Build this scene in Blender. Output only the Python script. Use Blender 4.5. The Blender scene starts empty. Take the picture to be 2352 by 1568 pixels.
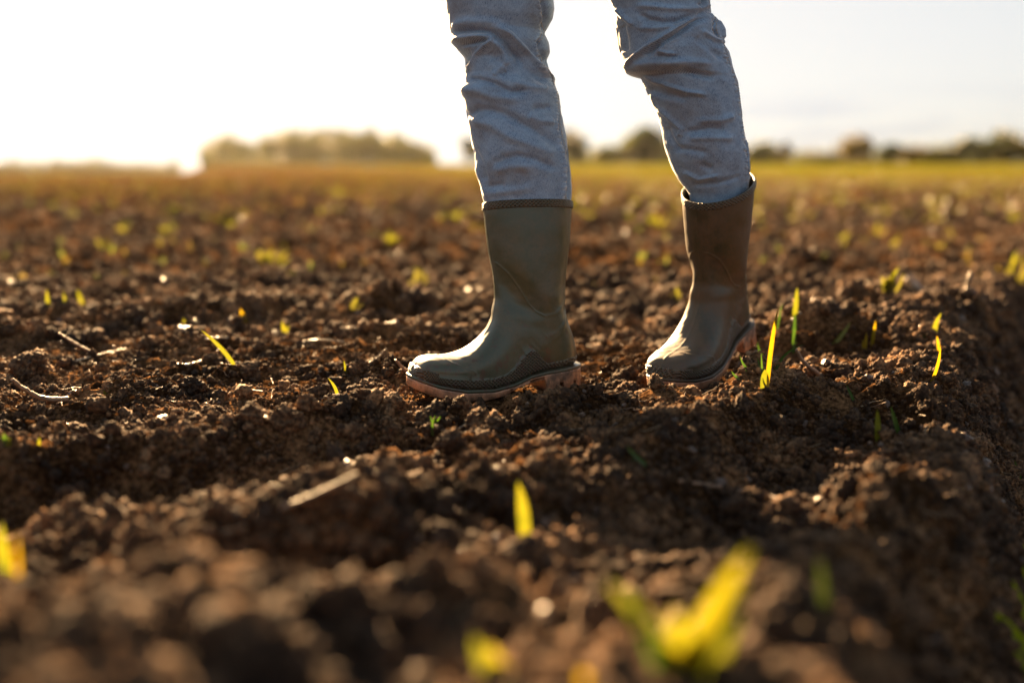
import bpy, bmesh, math, random
import numpy as np
from mathutils import Vector, Matrix, Euler, noise as mn

R = math.radians
rng = np.random.default_rng(7)
random.seed(7)
scene = bpy.context.scene

# ------------------------------------------------------------------ camera
H_CAM, PITCH, FPX = 0.335, R(9.73), 2287.0           # FPX: focal length in pixels of a 2352 px wide frame
cam_d = bpy.data.cameras.new('camera')
cam = bpy.data.objects.new('camera', cam_d)
scene.collection.objects.link(cam)
cam.location = (0, 0, H_CAM)
cam.rotation_euler = (R(90) - PITCH, 0, 0)
cam_d.sensor_width = 36.0
cam_d.lens = 35.0
cam_d.clip_start = 0.02
cam_d.clip_end = 6000
cam_d.dof.use_dof = True
cam_d.dof.focus_distance = 1.475
cam_d.dof.aperture_fstop = 1.4
scene.camera = cam

# ------------------------------------------------------------------ light
SUN_EL, SUN_AZ = R(18), R(-18)
sun_d = bpy.data.lights.new('sun', 'SUN')
sun_d.energy = 5.0
sun_d.angle = R(0.6)
sun_d.color = (1.0, 0.64, 0.31)
sun = bpy.data.objects.new('sun', sun_d)
scene.collection.objects.link(sun)
sdir = Vector((math.sin(SUN_AZ) * math.cos(SUN_EL), math.cos(SUN_AZ) * math.cos(SUN_EL), math.sin(SUN_EL)))
sun.rotation_euler = sdir.to_track_quat('Z', 'Y').to_euler()

world = bpy.data.worlds.new('World')
scene.world = world
world.use_nodes = True
wn, wl = world.node_tree.nodes, world.node_tree.links
wn.clear()
w_out = wn.new('ShaderNodeOutputWorld')
w_bg = wn.new('ShaderNodeBackground')
sky = wn.new('ShaderNodeTexSky')
sky.sky_type = 'NISHITA'
sky.sun_disc = False
sky.sun_elevation = SUN_EL
sky.sun_rotation = SUN_AZ
sky.altitude = 100
sky.air_density = 1.0
sky.dust_density = 2.0
sky.ozone_density = 1.5
w_hs = wn.new('ShaderNodeHueSaturation')
w_hs.inputs['Saturation'].default_value = 0.72
w_bg.inputs['Strength'].default_value = 0.052
# the glow round the sun is rolled off softly: c / (1 + c / 2)
w_dv = wn.new('ShaderNodeVectorMath'); w_dv.operation = 'MULTIPLY_ADD'
w_dv.inputs[1].default_value = (1 / 2,) * 3; w_dv.inputs[2].default_value = (1, 1, 1)
w_q = wn.new('ShaderNodeVectorMath'); w_q.operation = 'DIVIDE'
wl.new(sky.outputs[0], w_dv.inputs[0]); wl.new(sky.outputs[0], w_q.inputs[0]); wl.new(w_dv.outputs[0], w_q.inputs[1])
wl.new(w_q.outputs[0], w_hs.inputs['Color'])
# a low bank of thin lilac cloud over the horizon to the right
w_tc = wn.new('ShaderNodeTexCoord'); w_sep = wn.new('ShaderNodeSeparateXYZ'); wl.new(w_tc.outputs['Generated'], w_sep.inputs[0])
w_map = wn.new('ShaderNodeMapping'); w_map.inputs['Scale'].default_value = (3, 3, 22); wl.new(w_tc.outputs['Generated'], w_map.inputs[0])
w_no = wn.new('ShaderNodeTexNoise'); w_no.inputs['Scale'].default_value = 1.6; w_no.inputs['Detail'].default_value = 4; wl.new(w_map.outputs[0], w_no.inputs['Vector'])
w_r = wn.new('ShaderNodeMapRange'); w_r.interpolation_type = 'SMOOTHSTEP'; w_r.inputs[1].default_value = 0.085; w_r.inputs[2].default_value = 0.03; wl.new(w_sep.outputs['Z'], w_r.inputs[0])
w_x = wn.new('ShaderNodeMapRange'); w_x.interpolation_type = 'SMOOTHSTEP'; w_x.inputs[1].default_value = 0.08; w_x.inputs[2].default_value = 0.34; wl.new(w_sep.outputs['X'], w_x.inputs[0])
w_c = wn.new('ShaderNodeMapRange'); w_c.interpolation_type = 'SMOOTHSTEP'; w_c.inputs[1].default_value = 0.42; w_c.inputs[2].default_value = 0.62; wl.new(w_no.outputs['Fac'], w_c.inputs[0])
w_m1 = wn.new('ShaderNodeMath'); w_m1.operation = 'MULTIPLY'; wl.new(w_r.outputs[0], w_m1.inputs[0]); wl.new(w_x.outputs[0], w_m1.inputs[1])
w_m2 = wn.new('ShaderNodeMath'); w_m2.operation = 'MULTIPLY'; wl.new(w_m1.outputs[0], w_m2.inputs[0]); wl.new(w_c.outputs[0], w_m2.inputs[1])
w_mx = wn.new('ShaderNodeMix'); w_mx.data_type = 'RGBA'; w_mx.blend_type = 'MULTIPLY'; w_mx.inputs[7].default_value = (0.70, 0.74, 0.86, 1)
wl.new(w_m2.outputs[0], w_mx.inputs[0]); wl.new(w_hs.outputs[0], w_mx.inputs[6]); wl.new(w_mx.outputs[2], w_bg.inputs['Color'])
wl.new(w_bg.outputs[0], w_out.inputs['Surface'])

scene.view_settings.view_transform = 'Standard'
scene.view_settings.look = 'None'
scene.view_settings.exposure = 3.45
scene.view_settings.gamma = 1.0
scene.cycles.use_denoising = True
scene.cycles.max_bounces = 6
scene.cycles.volume_bounces = 0
scene.cycles.transparent_max_bounces = 4

# ------------------------------------------------------------------ measuring helpers
c_, s_ = math.cos(PITCH), math.sin(PITCH)
CAM = np.array([0, 0, H_CAM]); FW = np.array([0, c_, -s_]); UP = np.array([0, s_, c_]); RT = np.array([1.0, 0, 0])
def ray(x, y): return FW + RT * (x - 1176) / FPX + UP * (784 - y) / FPX
def at_Y(x, y, Y):
    r = ray(x, y); return CAM + r * (Y / r[1])
def at_z(x, y, z=0.0):
    r = ray(x, y); return CAM + r * ((z - H_CAM) / r[2])
def to_px(P):
    d = np.asarray(P, float) - CAM
    q = d @ FW
    return 1176 + FPX * (d @ RT) / q, 784 - FPX * (d @ UP) / q
def src(x, y, ox, oy, k): return (ox + x / k) / 1.7415, (oy + y / k) / 1.7415
def lerp_tab(x, tab):
    tab = sorted(tab); return np.interp(x, [a for a, b in tab], [b for a, b in tab])
def sstep(a, b, x):
    t = np.clip((x - a) / (b - a), 0, 1); return t * t * (3 - 2 * t)

# ------------------------------------------------------------------ object helpers
def link(o): scene.collection.objects.link(o); return o
def mesh_np(name, V, F, mat=None, parent=None, smooth=True, uv=None):
    """V (n,3), F (m,4) or (m,3) int array or list of such arrays"""
    me = bpy.data.meshes.new(name)
    V = np.asarray(V, np.float32)
    Fs = F if isinstance(F, list) else [F]
    Fs = [np.asarray(f, np.int32) for f in Fs if len(f)]
    nl = sum(f.size for f in Fs); nf = sum(len(f) for f in Fs)
    me.vertices.add(len(V)); me.vertices.foreach_set('co', V.ravel())
    me.loops.add(nl); me.polygons.add(nf)
    me.loops.foreach_set('vertex_index', np.concatenate([f.ravel() for f in Fs]))
    tot = np.concatenate([np.full(len(f), f.shape[1], np.int32) for f in Fs])
    st = np.concatenate([[0], np.cumsum(tot)[:-1]]).astype(np.int32)
    me.polygons.foreach_set('loop_start', st)
    me.polygons.foreach_set('loop_total', tot)
    if smooth: me.polygons.foreach_set('use_smooth', np.ones(nf, bool))
    me.update(calc_edges=True)
    if uv is not None:
        l = me.uv_layers.new(name='UVMap')
        li = np.concatenate([f.ravel() for f in Fs])
        l.data.foreach_set('uv', np.asarray(uv, np.float32)[li].ravel())
    if mat: me.materials.append(mat)
    me.validate()
    o = bpy.data.objects.new(name, me); link(o)
    if parent is not None: o.parent = parent
    return o
def empty(name, loc=(0, 0, 0), parent=None):
    o = bpy.data.objects.new(name, None); o.location = loc; link(o)
    if parent is not None: o.parent = parent
    return o
def tag(o, label=None, cat=None, group=None, kind=None):
    if label: o['label'] = label
    if cat: o['category'] = cat
    if group: o['group'] = group
    if kind: o['kind'] = kind
    return o
def grid_faces(nu, nv, closed_v=False, off=0):
    i = np.arange(nu - 1)[:, None]; j = np.arange(nv if closed_v else nv - 1)[None, :]
    j2 = (j + 1) % nv
    return (np.stack([i * nv + j, i * nv + j2, (i + 1) * nv + j2, (i + 1) * nv + j], -1).reshape(-1, 4) + off)
def tube(pts, rad, seg=8):
    """tapered tube through points; returns V, [F]"""
    pts = [Vector(p) for p in pts]; V = []
    n = len(pts)
    for i, p in enumerate(pts):
        d = (pts[min(i + 1, n - 1)] - pts[max(i - 1, 0)]).normalized()
        a = d.cross(Vector((0.3, 0.2, 1))).normalized(); b = d.cross(a)
        for k in range(seg):
            t = 2 * math.pi * k / seg
            V.append(p + (a * math.cos(t) + b * math.sin(t)) * rad[i])
    F = grid_faces(n, seg, True)
    V.append(pts[0]); V.append(pts[-1]); c0, c1 = len(V) - 2, len(V) - 1
    T = [(c0, (k + 1) % seg, k) for k in range(seg)] + [(c1, (n - 1) * seg + k, (n - 1) * seg + (k + 1) % seg) for k in range(seg)]
    return np.array([tuple(v) for v in V]), [F, np.array(T)]
def smooth_path(P, n):
    """Catmull-Rom through P"""
    P = np.asarray(P, float); m = len(P)
    t = np.linspace(0, m - 1, n); i = np.minimum(t.astype(int), m - 2); f = (t - i)[:, None]
    g = lambda k: P[np.clip(k, 0, m - 1)]
    p0, p1, p2, p3 = g(i - 1), g(i), g(i + 1), g(i + 2)
    return 0.5 * ((2 * p1) + (-p0 + p2) * f + (2 * p0 - 5 * p1 + 4 * p2 - p3) * f ** 2 + (-p0 + 3 * p1 - 3 * p2 + p3) * f ** 3)

# ------------------------------------------------------------------ noise on arrays
def _hash(ix, iy, seed):
    h = (ix.astype(np.int64) * 374761393 + iy.astype(np.int64) * 668265263 + seed * 974634777) & 0xffffffff
    h = ((h ^ (h >> 13)) * 1274126177) & 0xffffffff
    h = ((h ^ (h >> 15)) * 2246822519) & 0xffffffff
    return ((h ^ (h >> 16)) & 0xffffff) / 16777216.0
def pnoise(x, y, lam, seed):
    x = x / lam + seed * 17.13; y = y / lam + seed * 5.71
    ix = np.floor(x); iy = np.floor(y); fx = x - ix; fy = y - iy
    def g(a, b):
        t = _hash(ix + a, iy + b, seed) * 6.2831853
        return np.cos(t) * (fx - a) + np.sin(t) * (fy - b)
    u = fx ** 3 * (fx * (fx * 6 - 15) + 10); v = fy ** 3 * (fy * (fy * 6 - 15) + 10)
    a = g(0, 0); b = g(1, 0); c = g(0, 1); d = g(1, 1)
    return 1.4 * ((a + (b - a) * u) * (1 - v) + (c + (d - c) * u) * v)
def lumps(x, y, lam, seed):
    """rounded clods: highest of many domes of unlike size"""
    x = x / lam; y = y / lam; ix = np.floor(x); iy = np.floor(y)
    out = np.zeros_like(x)
    for a in (-1, 0, 1):
        for b in (-1, 0, 1):
            cx = ix + a; cy = iy + b
            px = cx + _hash(cx, cy, seed); py = cy + _hash(cx, cy, seed + 1)
            r = 0.3 + 0.6 * _hash(cx, cy, seed + 2) ** 2
            d2 = ((x - px) ** 2 + (y - py) ** 2) / (r * r)
            out = np.maximum(out, r * np.sqrt(np.clip(1 - d2, 0, 1)))
    return out

# ------------------------------------------------------------------ materials
def new_mat(name):
    m = bpy.data.materials.new(name); m.use_nodes = True
    n = m.node_tree.nodes; n.clear()
    return m, n, m.node_tree.links, n.new('ShaderNodeOutputMaterial')
def ramp(n, stops):
    r = n.new('ShaderNodeValToRGB'); e = r.color_ramp.elements
    while len(e) < len(stops): e.new(0.5)
    for k, (p, c) in enumerate(stops): e[k].position = p; e[k].color = (*c, 1)
    return r
def noise_node(n, l, coord, scale, detail=4, rough=0.6):
    t = n.new('ShaderNodeTexNoise'); t.inputs['Scale'].default_value = scale
    t.inputs['Detail'].default_value = detail; t.inputs['Roughness'].default_value = rough
    if coord is not None: l.new(coord, t.inputs['Vector'])
    return t

def soil_material(name, dark, mid, light, veg=False, obj=False):
    m, n, l, out = new_mat(name)
    b = n.new('ShaderNodeBsdfPrincipled'); l.new(b.outputs[0], out.inputs[0])
    co = n.new('ShaderNodeTexCoord')
    geo = n.new('ShaderNodeNewGeometry')
    pos = geo.outputs['Position']
    a = noise_node(n, l, pos, 9, 6, 0.65); c = noise_node(n, l, pos, 160, 5, 0.7)
    mx = n.new('ShaderNodeMath'); mx.operation = 'ADD'
    l.new(a.outputs['Fac'], mx.inputs[0]); l.new(c.outputs['Fac'], mx.inputs[1])
    hf = n.new('ShaderNodeMath'); hf.operation = 'MULTIPLY'; hf.inputs[1].default_value = 0.5
    l.new(mx.outputs[0], hf.inputs[0])
    r = ramp(n, [(0.38, dark), (0.49, mid), (0.62, light)])
    l.new(hf.outputs[0], r.inputs[0])
    col = r.outputs[0]
    if veg:
        at = n.new('ShaderNodeAttribute'); at.attribute_name = 'veg'
        vn = noise_node(n, l, pos, 0.8, 6, 0.75)
        vr = ramp(n, [(0.25, (0.075, 0.075, 0.005)), (0.75, (0.15, 0.145, 0.007))])
        l.new(vn.outputs['Fac'], vr.inputs[0])
        mixc = n.new('ShaderNodeMix'); mixc.data_type = 'RGBA'
        l.new(at.outputs['Fac'], mixc.inputs[0]); l.new(col, mixc.inputs[6]); l.new(vr.outputs[0], mixc.inputs[7])
        col = mixc.outputs[2]
    if obj:
        oi = n.new('ShaderNodeObjectInfo')
        hv = n.new('ShaderNodeHueSaturation')
        mr = n.new('ShaderNodeMapRange'); mr.inputs[3].default_value = 0.7; mr.inputs[4].default_value = 1.35
        l.new(oi.outputs['Random'], mr.inputs[0]); l.new(mr.outputs[0], hv.inputs['Value'])
        l.new(col, hv.inputs['Color']); col = hv.outputs[0]
    l.new(col, b.inputs['Base Color'])
    b.inputs['Roughness'].default_value = 0.9
    b.inputs['Specular IOR Level'].default_value = 0.0 if veg else 0.3
    f = noise_node(n, l, pos, 260, 6, 0.8)
    bp = n.new('ShaderNodeBump'); bp.inputs['Strength'].default_value = 1.0; bp.inputs['Distance'].default_value = 0.0035
    l.new(f.outputs['Fac'], bp.inputs['Height']); l.new(bp.outputs[0], b.inputs['Normal'])
    return m
M_soil = soil_material('soil', (0.010, 0.0045, 0.0020), (0.040, 0.020, 0.0092), (0.22, 0.116, 0.054), veg=True)
M_crumb = soil_material('soil_crumb', (0.012, 0.0055, 0.0025), (0.055, 0.0285, 0.0132), (0.29, 0.155, 0.070), obj=True)

M_crumb_gloss = soil_material('glossy_crumb', (0.035, 0.018, 0.010), (0.08, 0.043, 0.025), (0.13, 0.08, 0.048), obj=True)  # glossy variant added so a few crumbs throw sun glints
for n_ in M_crumb_gloss.node_tree.nodes:
    if n_.type == 'BSDF_PRINCIPLED': n_.inputs['Roughness'].default_value = 0.38; n_.inputs['Specular IOR Level'].default_value = 0.6
    if n_.type == 'BUMP': n_.inputs['Distance'].default_value = 0.0012

def leaf_material(name, c1, c2, trans=0.62):
    m, n, l, out = new_mat(name)
    geo = n.new('ShaderNodeNewGeometry')
    t = noise_node(n, l, geo.outputs['Position'], 60, 3)
    r = ramp(n, [(0.3, c1), (0.7, c2)]); l.new(t.outputs['Fac'], r.inputs[0])
    d = n.new('ShaderNodeBsdfPrincipled'); d.inputs['Roughness'].default_value = 0.42
    tr = n.new('ShaderNodeBsdfTranslucent')
    l.new(r.outputs[0], d.inputs['Base Color'])
    hs = n.new('ShaderNodeHueSaturation'); hs.inputs['Value'].default_value = 1.35; hs.inputs['Saturation'].default_value = 1.0
    l.new(r.outputs[0], hs.inputs['Color']); l.new(hs.outputs[0], tr.inputs['Color'])
    mx = n.new('ShaderNodeMixShader'); mx.inputs[0].default_value = trans
    l.new(d.outputs[0], mx.inputs[1]); l.new(tr.outputs[0], mx.inputs[2]); l.new(mx.outputs[0], out.inputs[0])
    return m
M_blade = leaf_material('young_blade', (0.06739, 0.08035, 0.004147), (0.1296, 0.1218, 0.006221), 0.5)
M_blade_amber = leaf_material('amber_blade', (0.1348, 0.08813, 0.002074), (0.1866, 0.1244, 0.00311))
M_blade_pale = leaf_material('pale_blade', (0.06854, 0.09302, 0.01469), (0.1175, 0.1371, 0.02448), 0.5)
M_field_amber = leaf_material('field_amber', (0.09792, 0.07344, 0.009792), (0.1273, 0.09302, 0.01469), 0.5)
M_field = leaf_material('field_blade', (0.06394, 0.06394, 0.00959), (0.1066, 0.09324, 0.01492), 0.5)
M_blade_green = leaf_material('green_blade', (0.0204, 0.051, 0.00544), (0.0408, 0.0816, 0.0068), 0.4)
M_crown = leaf_material('tree_leaf', (0.051, 0.0595, 0.0068), (0.08925, 0.08925, 0.00935), 0.5)
M_crown_warm = leaf_material('autumn_leaf', (0.0832, 0.064, 0.00768), (0.1152, 0.0864, 0.01024), 0.42)
M_crown_dark = leaf_material('dark_leaf', (0.032, 0.042, 0.008), (0.058, 0.066, 0.010), 0.4)

def simple(name, c1, c2, rough=0.7, scale=40, bump=0.3, bdist=0.001, coat=0.0):
    m, n, l, out = new_mat(name)
    b = n.new('ShaderNodeBsdfPrincipled'); l.new(b.outputs[0], out.inputs[0])
    geo = n.new('ShaderNodeNewGeometry')
    t = noise_node(n, l, geo.outputs['Position'], scale, 5)
    r = ramp(n, [(0.35, c1), (0.65, c2)]); l.new(t.outputs['Fac'], r.inputs[0]); l.new(r.outputs[0], b.inputs['Base Color'])
    b.inputs['Roughness'].default_value = rough; b.inputs['Coat Weight'].default_value = coat
    t2 = noise_node(n, l, geo.outputs['Position'], scale * 6, 4)
    bp = n.new('ShaderNodeBump'); bp.inputs['Strength'].default_value = bump; bp.inputs['Distance'].default_value = bdist
    l.new(t2.outputs['Fac'], bp.inputs['Height']); l.new(bp.outputs[0], b.inputs['Normal'])
    return m
M_straw = simple('dry_straw', (0.14, 0.09, 0.045), (0.26, 0.18, 0.10), 0.45, 90, coat=0.1)
M_dull_straw = simple('dull_straw', (0.11, 0.065, 0.035), (0.22, 0.14, 0.08), 0.55, 90)
M_twig = simple('twig_bark', (0.12, 0.06, 0.03), (0.22, 0.12, 0.06), 0.6, 90)
M_bark = simple('tree_bark', (0.05, 0.035, 0.022), (0.10, 0.07, 0.045), 0.9, 3)
M_white = simple('bleached_husk', (0.24, 0.18, 0.12), (0.38, 0.30, 0.22), 0.3, 90, coat=0.3)
M_amber_glint = simple('amber_glint', (0.26, 0.13, 0.045), (0.36, 0.20, 0.075), 0.3, 60, coat=0.5)  # amber of blurred sun highlights put into the pebble colour
M_stitch = simple('seam_thread', (0.30, 0.24, 0.17), (0.46, 0.38, 0.28), 0.8, 300)

def rubber_material(name, tint, dust, dust_amt, knurl=False, mud=0.0):
    m, n, l, out = new_mat(name)
    b = n.new('ShaderNodeBsdfPrincipled'); l.new(b.outputs[0], out.inputs[0])
    tc = n.new('ShaderNodeTexCoord'); geo = n.new('ShaderNodeNewGeometry')
    a = noise_node(n, l, tc.outputs['Object'], 22, 8, 0.72)
    c = noise_node(n, l, tc.outputs['Object'], 240, 4, 0.7)
    ad = n.new('ShaderNodeMath'); ad.operation = 'MULTIPLY_ADD'; ad.inputs[1].default_value = 0.45
    l.new(c.outputs['Fac'], ad.inputs[0]); l.new(a.outputs['Fac'], ad.inputs[2])
    r = ramp(n, [(0.80 - dust_amt, (0, 0, 0)), (1.0 - dust_amt * 0.6, (1, 1, 1))]); l.new(ad.outputs[0], r.inputs[0])
    mx = n.new('ShaderNodeMix'); mx.data_type = 'RGBA'
    l.new(r.outputs[0], mx.inputs[0]); mx.inputs[6].default_value = (*tint, 1); mx.inputs[7].default_value = (*dust, 1)
    # soil smeared up from the ground: thick near the sole, specks above
    sz = n.new('ShaderNodeSeparateXYZ'); l.new(tc.outputs['Object'], sz.inputs[0])
    mn_ = noise_node(n, l, tc.outputs['Object'], 75 if mud == 0 else 45, 7, 0.75)
    mz = n.new('ShaderNodeMapRange'); mz.inputs[1].default_value = 0.0; mz.inputs[2].default_value = 0.20; mz.inputs[3].default_value = 0.13 + mud; mz.inputs[4].default_value = -0.10
    l.new(sz.outputs['Z'], mz.inputs[0])
    ms = n.new('ShaderNodeMath'); ms.operation = 'ADD'; l.new(mn_.outputs['Fac'], ms.inputs[0]); l.new(mz.outputs[0], ms.inputs[1])
    mr2 = ramp(n, [(0.60, (0, 0, 0)), (0.66, (1, 1, 1))] if mud == 0 else [(0.50, (0, 0, 0)), (0.78, (1, 1, 1))]); l.new(ms.outputs[0], mr2.inputs[0])
    mm2 = n.new('ShaderNodeMix'); mm2.data_type = 'RGBA'; l.new(mr2.outputs[0], mm2.inputs[0]); l.new(mx.outputs[2], mm2.inputs[6]); mm2.inputs[7].default_value = (0.062, 0.036, 0.022, 1)
    mx = mm2
    l.new(mx.outputs[2], b.inputs['Base Color'])
    rr = n.new('ShaderNodeMapRange'); rr.inputs[3].default_value = 0.33; rr.inputs[4].default_value = 0.62
    l.new(r.outputs[0], rr.inputs[0]); l.new(rr.outputs[0], b.inputs['Roughness'])
    b.inputs['Specular IOR Level'].default_value = 0.5
    bp = n.new('ShaderNodeBump'); bp.inputs['Distance'].default_value = 0.0006; bp.inputs['Strength'].default_value = 0.25
    if knurl:
        uvn = n.new('ShaderNodeUVMap')
        w = []
        for ang in (0.9, -0.9):
            mp = n.new('ShaderNodeMapping'); mp.inputs['Rotation'].default_value = (0, 0, ang)
            wv = n.new('ShaderNodeTexWave'); wv.inputs['Scale'].default_value = 80; wv.wave_profile = 'SIN'
            l.new(uvn.outputs[0], mp.inputs[0]); l.new(mp.outputs[0], wv.inputs['Vector']); w.append(wv)
        mm = n.new('ShaderNodeMath'); mm.operation = 'MULTIPLY'
        l.new(w[0].outputs['Fac'], mm.inputs[0]); l.new(w[1].outputs['Fac'], mm.inputs[1])
        l.new(mm.outputs[0], bp.inputs['Height']); bp.inputs['Distance'].default_value = 0.003; bp.inputs['Strength'].default_value = 1.0
    else:
        l.new(ad.outputs[0], bp.inputs['Height'])
    l.new(bp.outputs[0], b.inputs['Normal'])
    return m
M_rubber = rubber_material('olive_rubber', (0.043, 0.050, 0.028), (0.085, 0.070, 0.042), 0.13)
M_rubber_dirty = rubber_material('dirty_rubber', (0.027, 0.028, 0.015), (0.075, 0.046, 0.024), 0.24)
M_knurl = rubber_material('knurled_rubber', (0.054, 0.046, 0.025), (0.085, 0.058, 0.031), 0.20, knurl=True)
M_gum = rubber_material('gum_sole', (0.50, 0.235, 0.125), (0.16, 0.085, 0.048), 0.15, mud=-0.035)

def denim_material(name, base, pale, brown):
    m, n, l, out = new_mat(name)
    b = n.new('ShaderNodeBsdfPrincipled'); l.new(b.outputs[0], out.inputs[0])
    uvn = n.new('ShaderNodeUVMap'); tc = n.new('ShaderNodeTexCoord')
    mp = n.new('ShaderNodeMapping'); mp.inputs['Rotation'].default_value = (0, 0, R(68)); l.new(uvn.outputs[0], mp.inputs[0])
    wv = n.new('ShaderNodeTexWave'); wv.inputs['Scale'].default_value = 230; wv.inputs['Distortion'].default_value = 2.5
    wv.inputs['Detail'].default_value = 2; wv.inputs['Detail Scale'].default_value = 2.0
    l.new(mp.outputs[0], wv.inputs['Vector'])
    st = n.new('ShaderNodeMapping'); st.inputs['Scale'].default_value = (1.0, 0.28, 1.0); st.inputs['Rotation'].default_value = (0, 0, R(-20))
    l.new(uvn.outputs[0], st.inputs[0])
    fine = noise_node(n, l, st.outputs[0], 850, 3, 0.7)
    big = noise_node(n, l, uvn.outputs[0], 55, 6, 0.7)
    s1 = n.new('ShaderNodeMath'); s1.operation = 'MULTIPLY_ADD'; s1.inputs[1].default_value = 0.35
    l.new(wv.outputs['Fac'], s1.inputs[0]); l.new(fine.outputs['Fac'], s1.inputs[2])
    s2 = n.new('ShaderNodeMath'); s2.operation = 'MULTIPLY_ADD'; s2.inputs[1].default_value = 0.55
    l.new(big.outputs['Fac'], s2.inputs[0]); l.new(s1.outputs[0], s2.inputs[2])
    r = ramp(n, [(0.66, base), (1.14, pale)]); l.new(s2.outputs[0], r.inputs[0])
    at = n.new('ShaderNodeAttribute'); at.attribute_name = 'worn'          # abraded ridges of the side seam and its puckers
    wmx = n.new('ShaderNodeMix'); wmx.data_type = 'RGBA'; l.new(at.outputs['Fac'], wmx.inputs[0]); l.new(r.outputs[0], wmx.inputs[6]); wmx.inputs[7].default_value = (0.42, 0.47, 0.52, 1)
    r = wmx
    dn = noise_node(n, l, tc.outputs['Object'], 11, 4, 0.6)
    dr = ramp(n, [(0.48, (0, 0, 0)), (0.75, (1, 1, 1))]); l.new(dn.outputs['Fac'], dr.inputs[0])
    dm = n.new('ShaderNodeMath'); dm.operation = 'MULTIPLY'; dm.inputs[1].default_value = 0.6; l.new(dr.outputs[0], dm.inputs[0])
    mx = n.new('ShaderNodeMix'); mx.data_type = 'RGBA'
    l.new(dm.outputs[0], mx.inputs[0]); l.new(r.outputs[2], mx.inputs[6]); mx.inputs[7].default_value = (*brown, 1)
    l.new(mx.outputs[2], b.inputs['Base Color'])
    b.inputs['Roughness'].default_value = 0.85; b.inputs['Specular IOR Level'].default_value = 0.2
    b.inputs['Sheen Weight'].default_value = 0.8; b.inputs['Sheen Roughness'].default_value = 0.3
    bp = n.new('ShaderNodeBump'); bp.inputs['Distance'].default_value = 0.0005; bp.inputs['Strength'].default_value = 0.5
    l.new(s1.outputs[0], bp.inputs['Height']); l.new(bp.outputs[0], b.inputs['Normal'])
    return m
M_denim = denim_material('denim', (0.034, 0.066, 0.135), (0.25, 0.335, 0.44), (0.13, 0.10, 0.075))

# ------------------------------------------------------------------ where the boots stand
YAW1 = R(23.2)
T1 = np.array([-math.cos(YAW1), -math.sin(YAW1), 0]); N1 = np.array([math.sin(YAW1), -math.cos(YAW1), 0])
O1 = np.array([0.08168, 1.51821, 0.0]) - N1 * 0.036
YAW2, PITCH2 = R(50), R(14)
T2 = np.array([-math.cos(YAW2), -math.sin(YAW2), 0]); N2 = np.array([math.sin(YAW2), -math.cos(YAW2), 0])
BALL2 = at_z(1603, 879, 0.0) + np.array([0.0, 0.035, 0])           # ball of the second foot on the ground

# ------------------------------------------------------------------ soil
nx, ny = 1100, 1700
tx = np.linspace(-1, 1, nx)
gx = np.sinh(tx * 6.6) ; gx = tx * 0.95 + gx / gx[-1] * 420
y0, ylin = 0.18, 2.6
ty1 = np.linspace(-1.5, y0, 60)[:-1]
ty2 = np.arange(y0, ylin, 0.00235)
ty3 = [ylin]
while ty3[-1] < 420: ty3.append(ty3[-1] * (1 + 0.0062) + 0.0008)
gy = np.concatenate([ty1, ty2, ty3]); ny = len(gy)
GX, GY = np.meshgrid(gx, gy)
dx = np.gradient(gx)[None, :]; dy = np.gradient(gy)[:, None]
SP = np.maximum(dx, dy * 0.5) + 0 * GX

def seg_dist(x, y, pts):
    best = np.full(x.shape, 1e9); t_all = np.zeros(x.shape); side = np.zeros(x.shape)
    n = len(pts) - 1
    for i in range(n):
        ax, ay = pts[i]; bx, by = pts[i + 1]; ux, uy = bx - ax, by - ay; L2 = ux * ux + uy * uy
        t = np.clip(((x - ax) * ux + (y - ay) * uy) / L2, 0, 1)
        d = np.hypot(x - ax - t * ux, y - ay - t * uy)
        m = d < best
        best = np.where(m, d, best); t_all = np.where(m, (i + t) / n, t_all)
        side = np.where(m, ux * (y - ay) - uy * (x - ax), side)
    return best, t_all, side

def gp(x, y, z=0.0):
    p = at_z(x, y, z)
    for _ in range(12): p = 0.5 * p + 0.5 * at_z(x, y, z + float(near_rise(p[1])))
    return (p[0], p[1])
def near_rise(y): return 0.052 * (1 - sstep(0.45, 0.85, y))
# ridges: (path in picture pixels read on the ground plane, height, half width)
RIDGES = [
    ([(-60, 1030), (150, 1000), (380, 1010), (560, 970), (720, 955), (880, 965)], 0.028, 0.05),
    ([(-100, 1400), (150, 1345), (330, 1270), (520, 1215), (700, 1165), (860, 1135), (1010, 1125)], 0.036, 0.045),
    ([(250, 1500), (500, 1440), (800, 1420), (1000, 1370)], 0.03, 0.05),
    ([(1440, 1050), (1500, 1010), (1700, 930), (1860, 925)], 0.020, 0.06),
    ([(1750, 1180), (1900, 1130), (2050, 1120), (2150, 1140)], 0.018, 0.05),
    ([(1700, 905), (1830, 850), (1950, 830), (2060, 850), (2140, 880)], 0.03, 0.06),
    ([(1360, 905), (1430, 900), (1500, 905)], 0.028, 0.035),
    ([(-200, 760), (60, 750), (350, 720), (700, 690), (1000, 700)], 0.035, 0.12),
    ([(1900, 760), (2080, 720), (2200, 700), (2352, 690)], 0.035, 0.12),
]
HOLLOWS = [
    ([(-80, 1150), (100, 1125), (300, 1105), (560, 1080), (800, 1045), (950, 1020)], -0.050, 0.075),
    ([(700, 1290), (900, 1250), (1050, 1210)], -0.020, 0.05),
    ([(0, 1300), (200, 1400), (400, 1350), (700, 1310), (900, 1320)], -0.045, 0.06),
    ([(1480, 1250), (1700, 1180), (1850, 1050)], -0.05, 0.08),
    ([(1300, 770), (1400, 760), (1500, 780)], -0.03, 0.10),
]
TRENCH = [gp(2700, 520), gp(2352, 600), gp(2230, 760), gp(2180, 930), gp(2200, 1080), gp(1950, 1250), gp(1850, 1568), (0.22, 0.2), (0.20, -1.5)]

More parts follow.
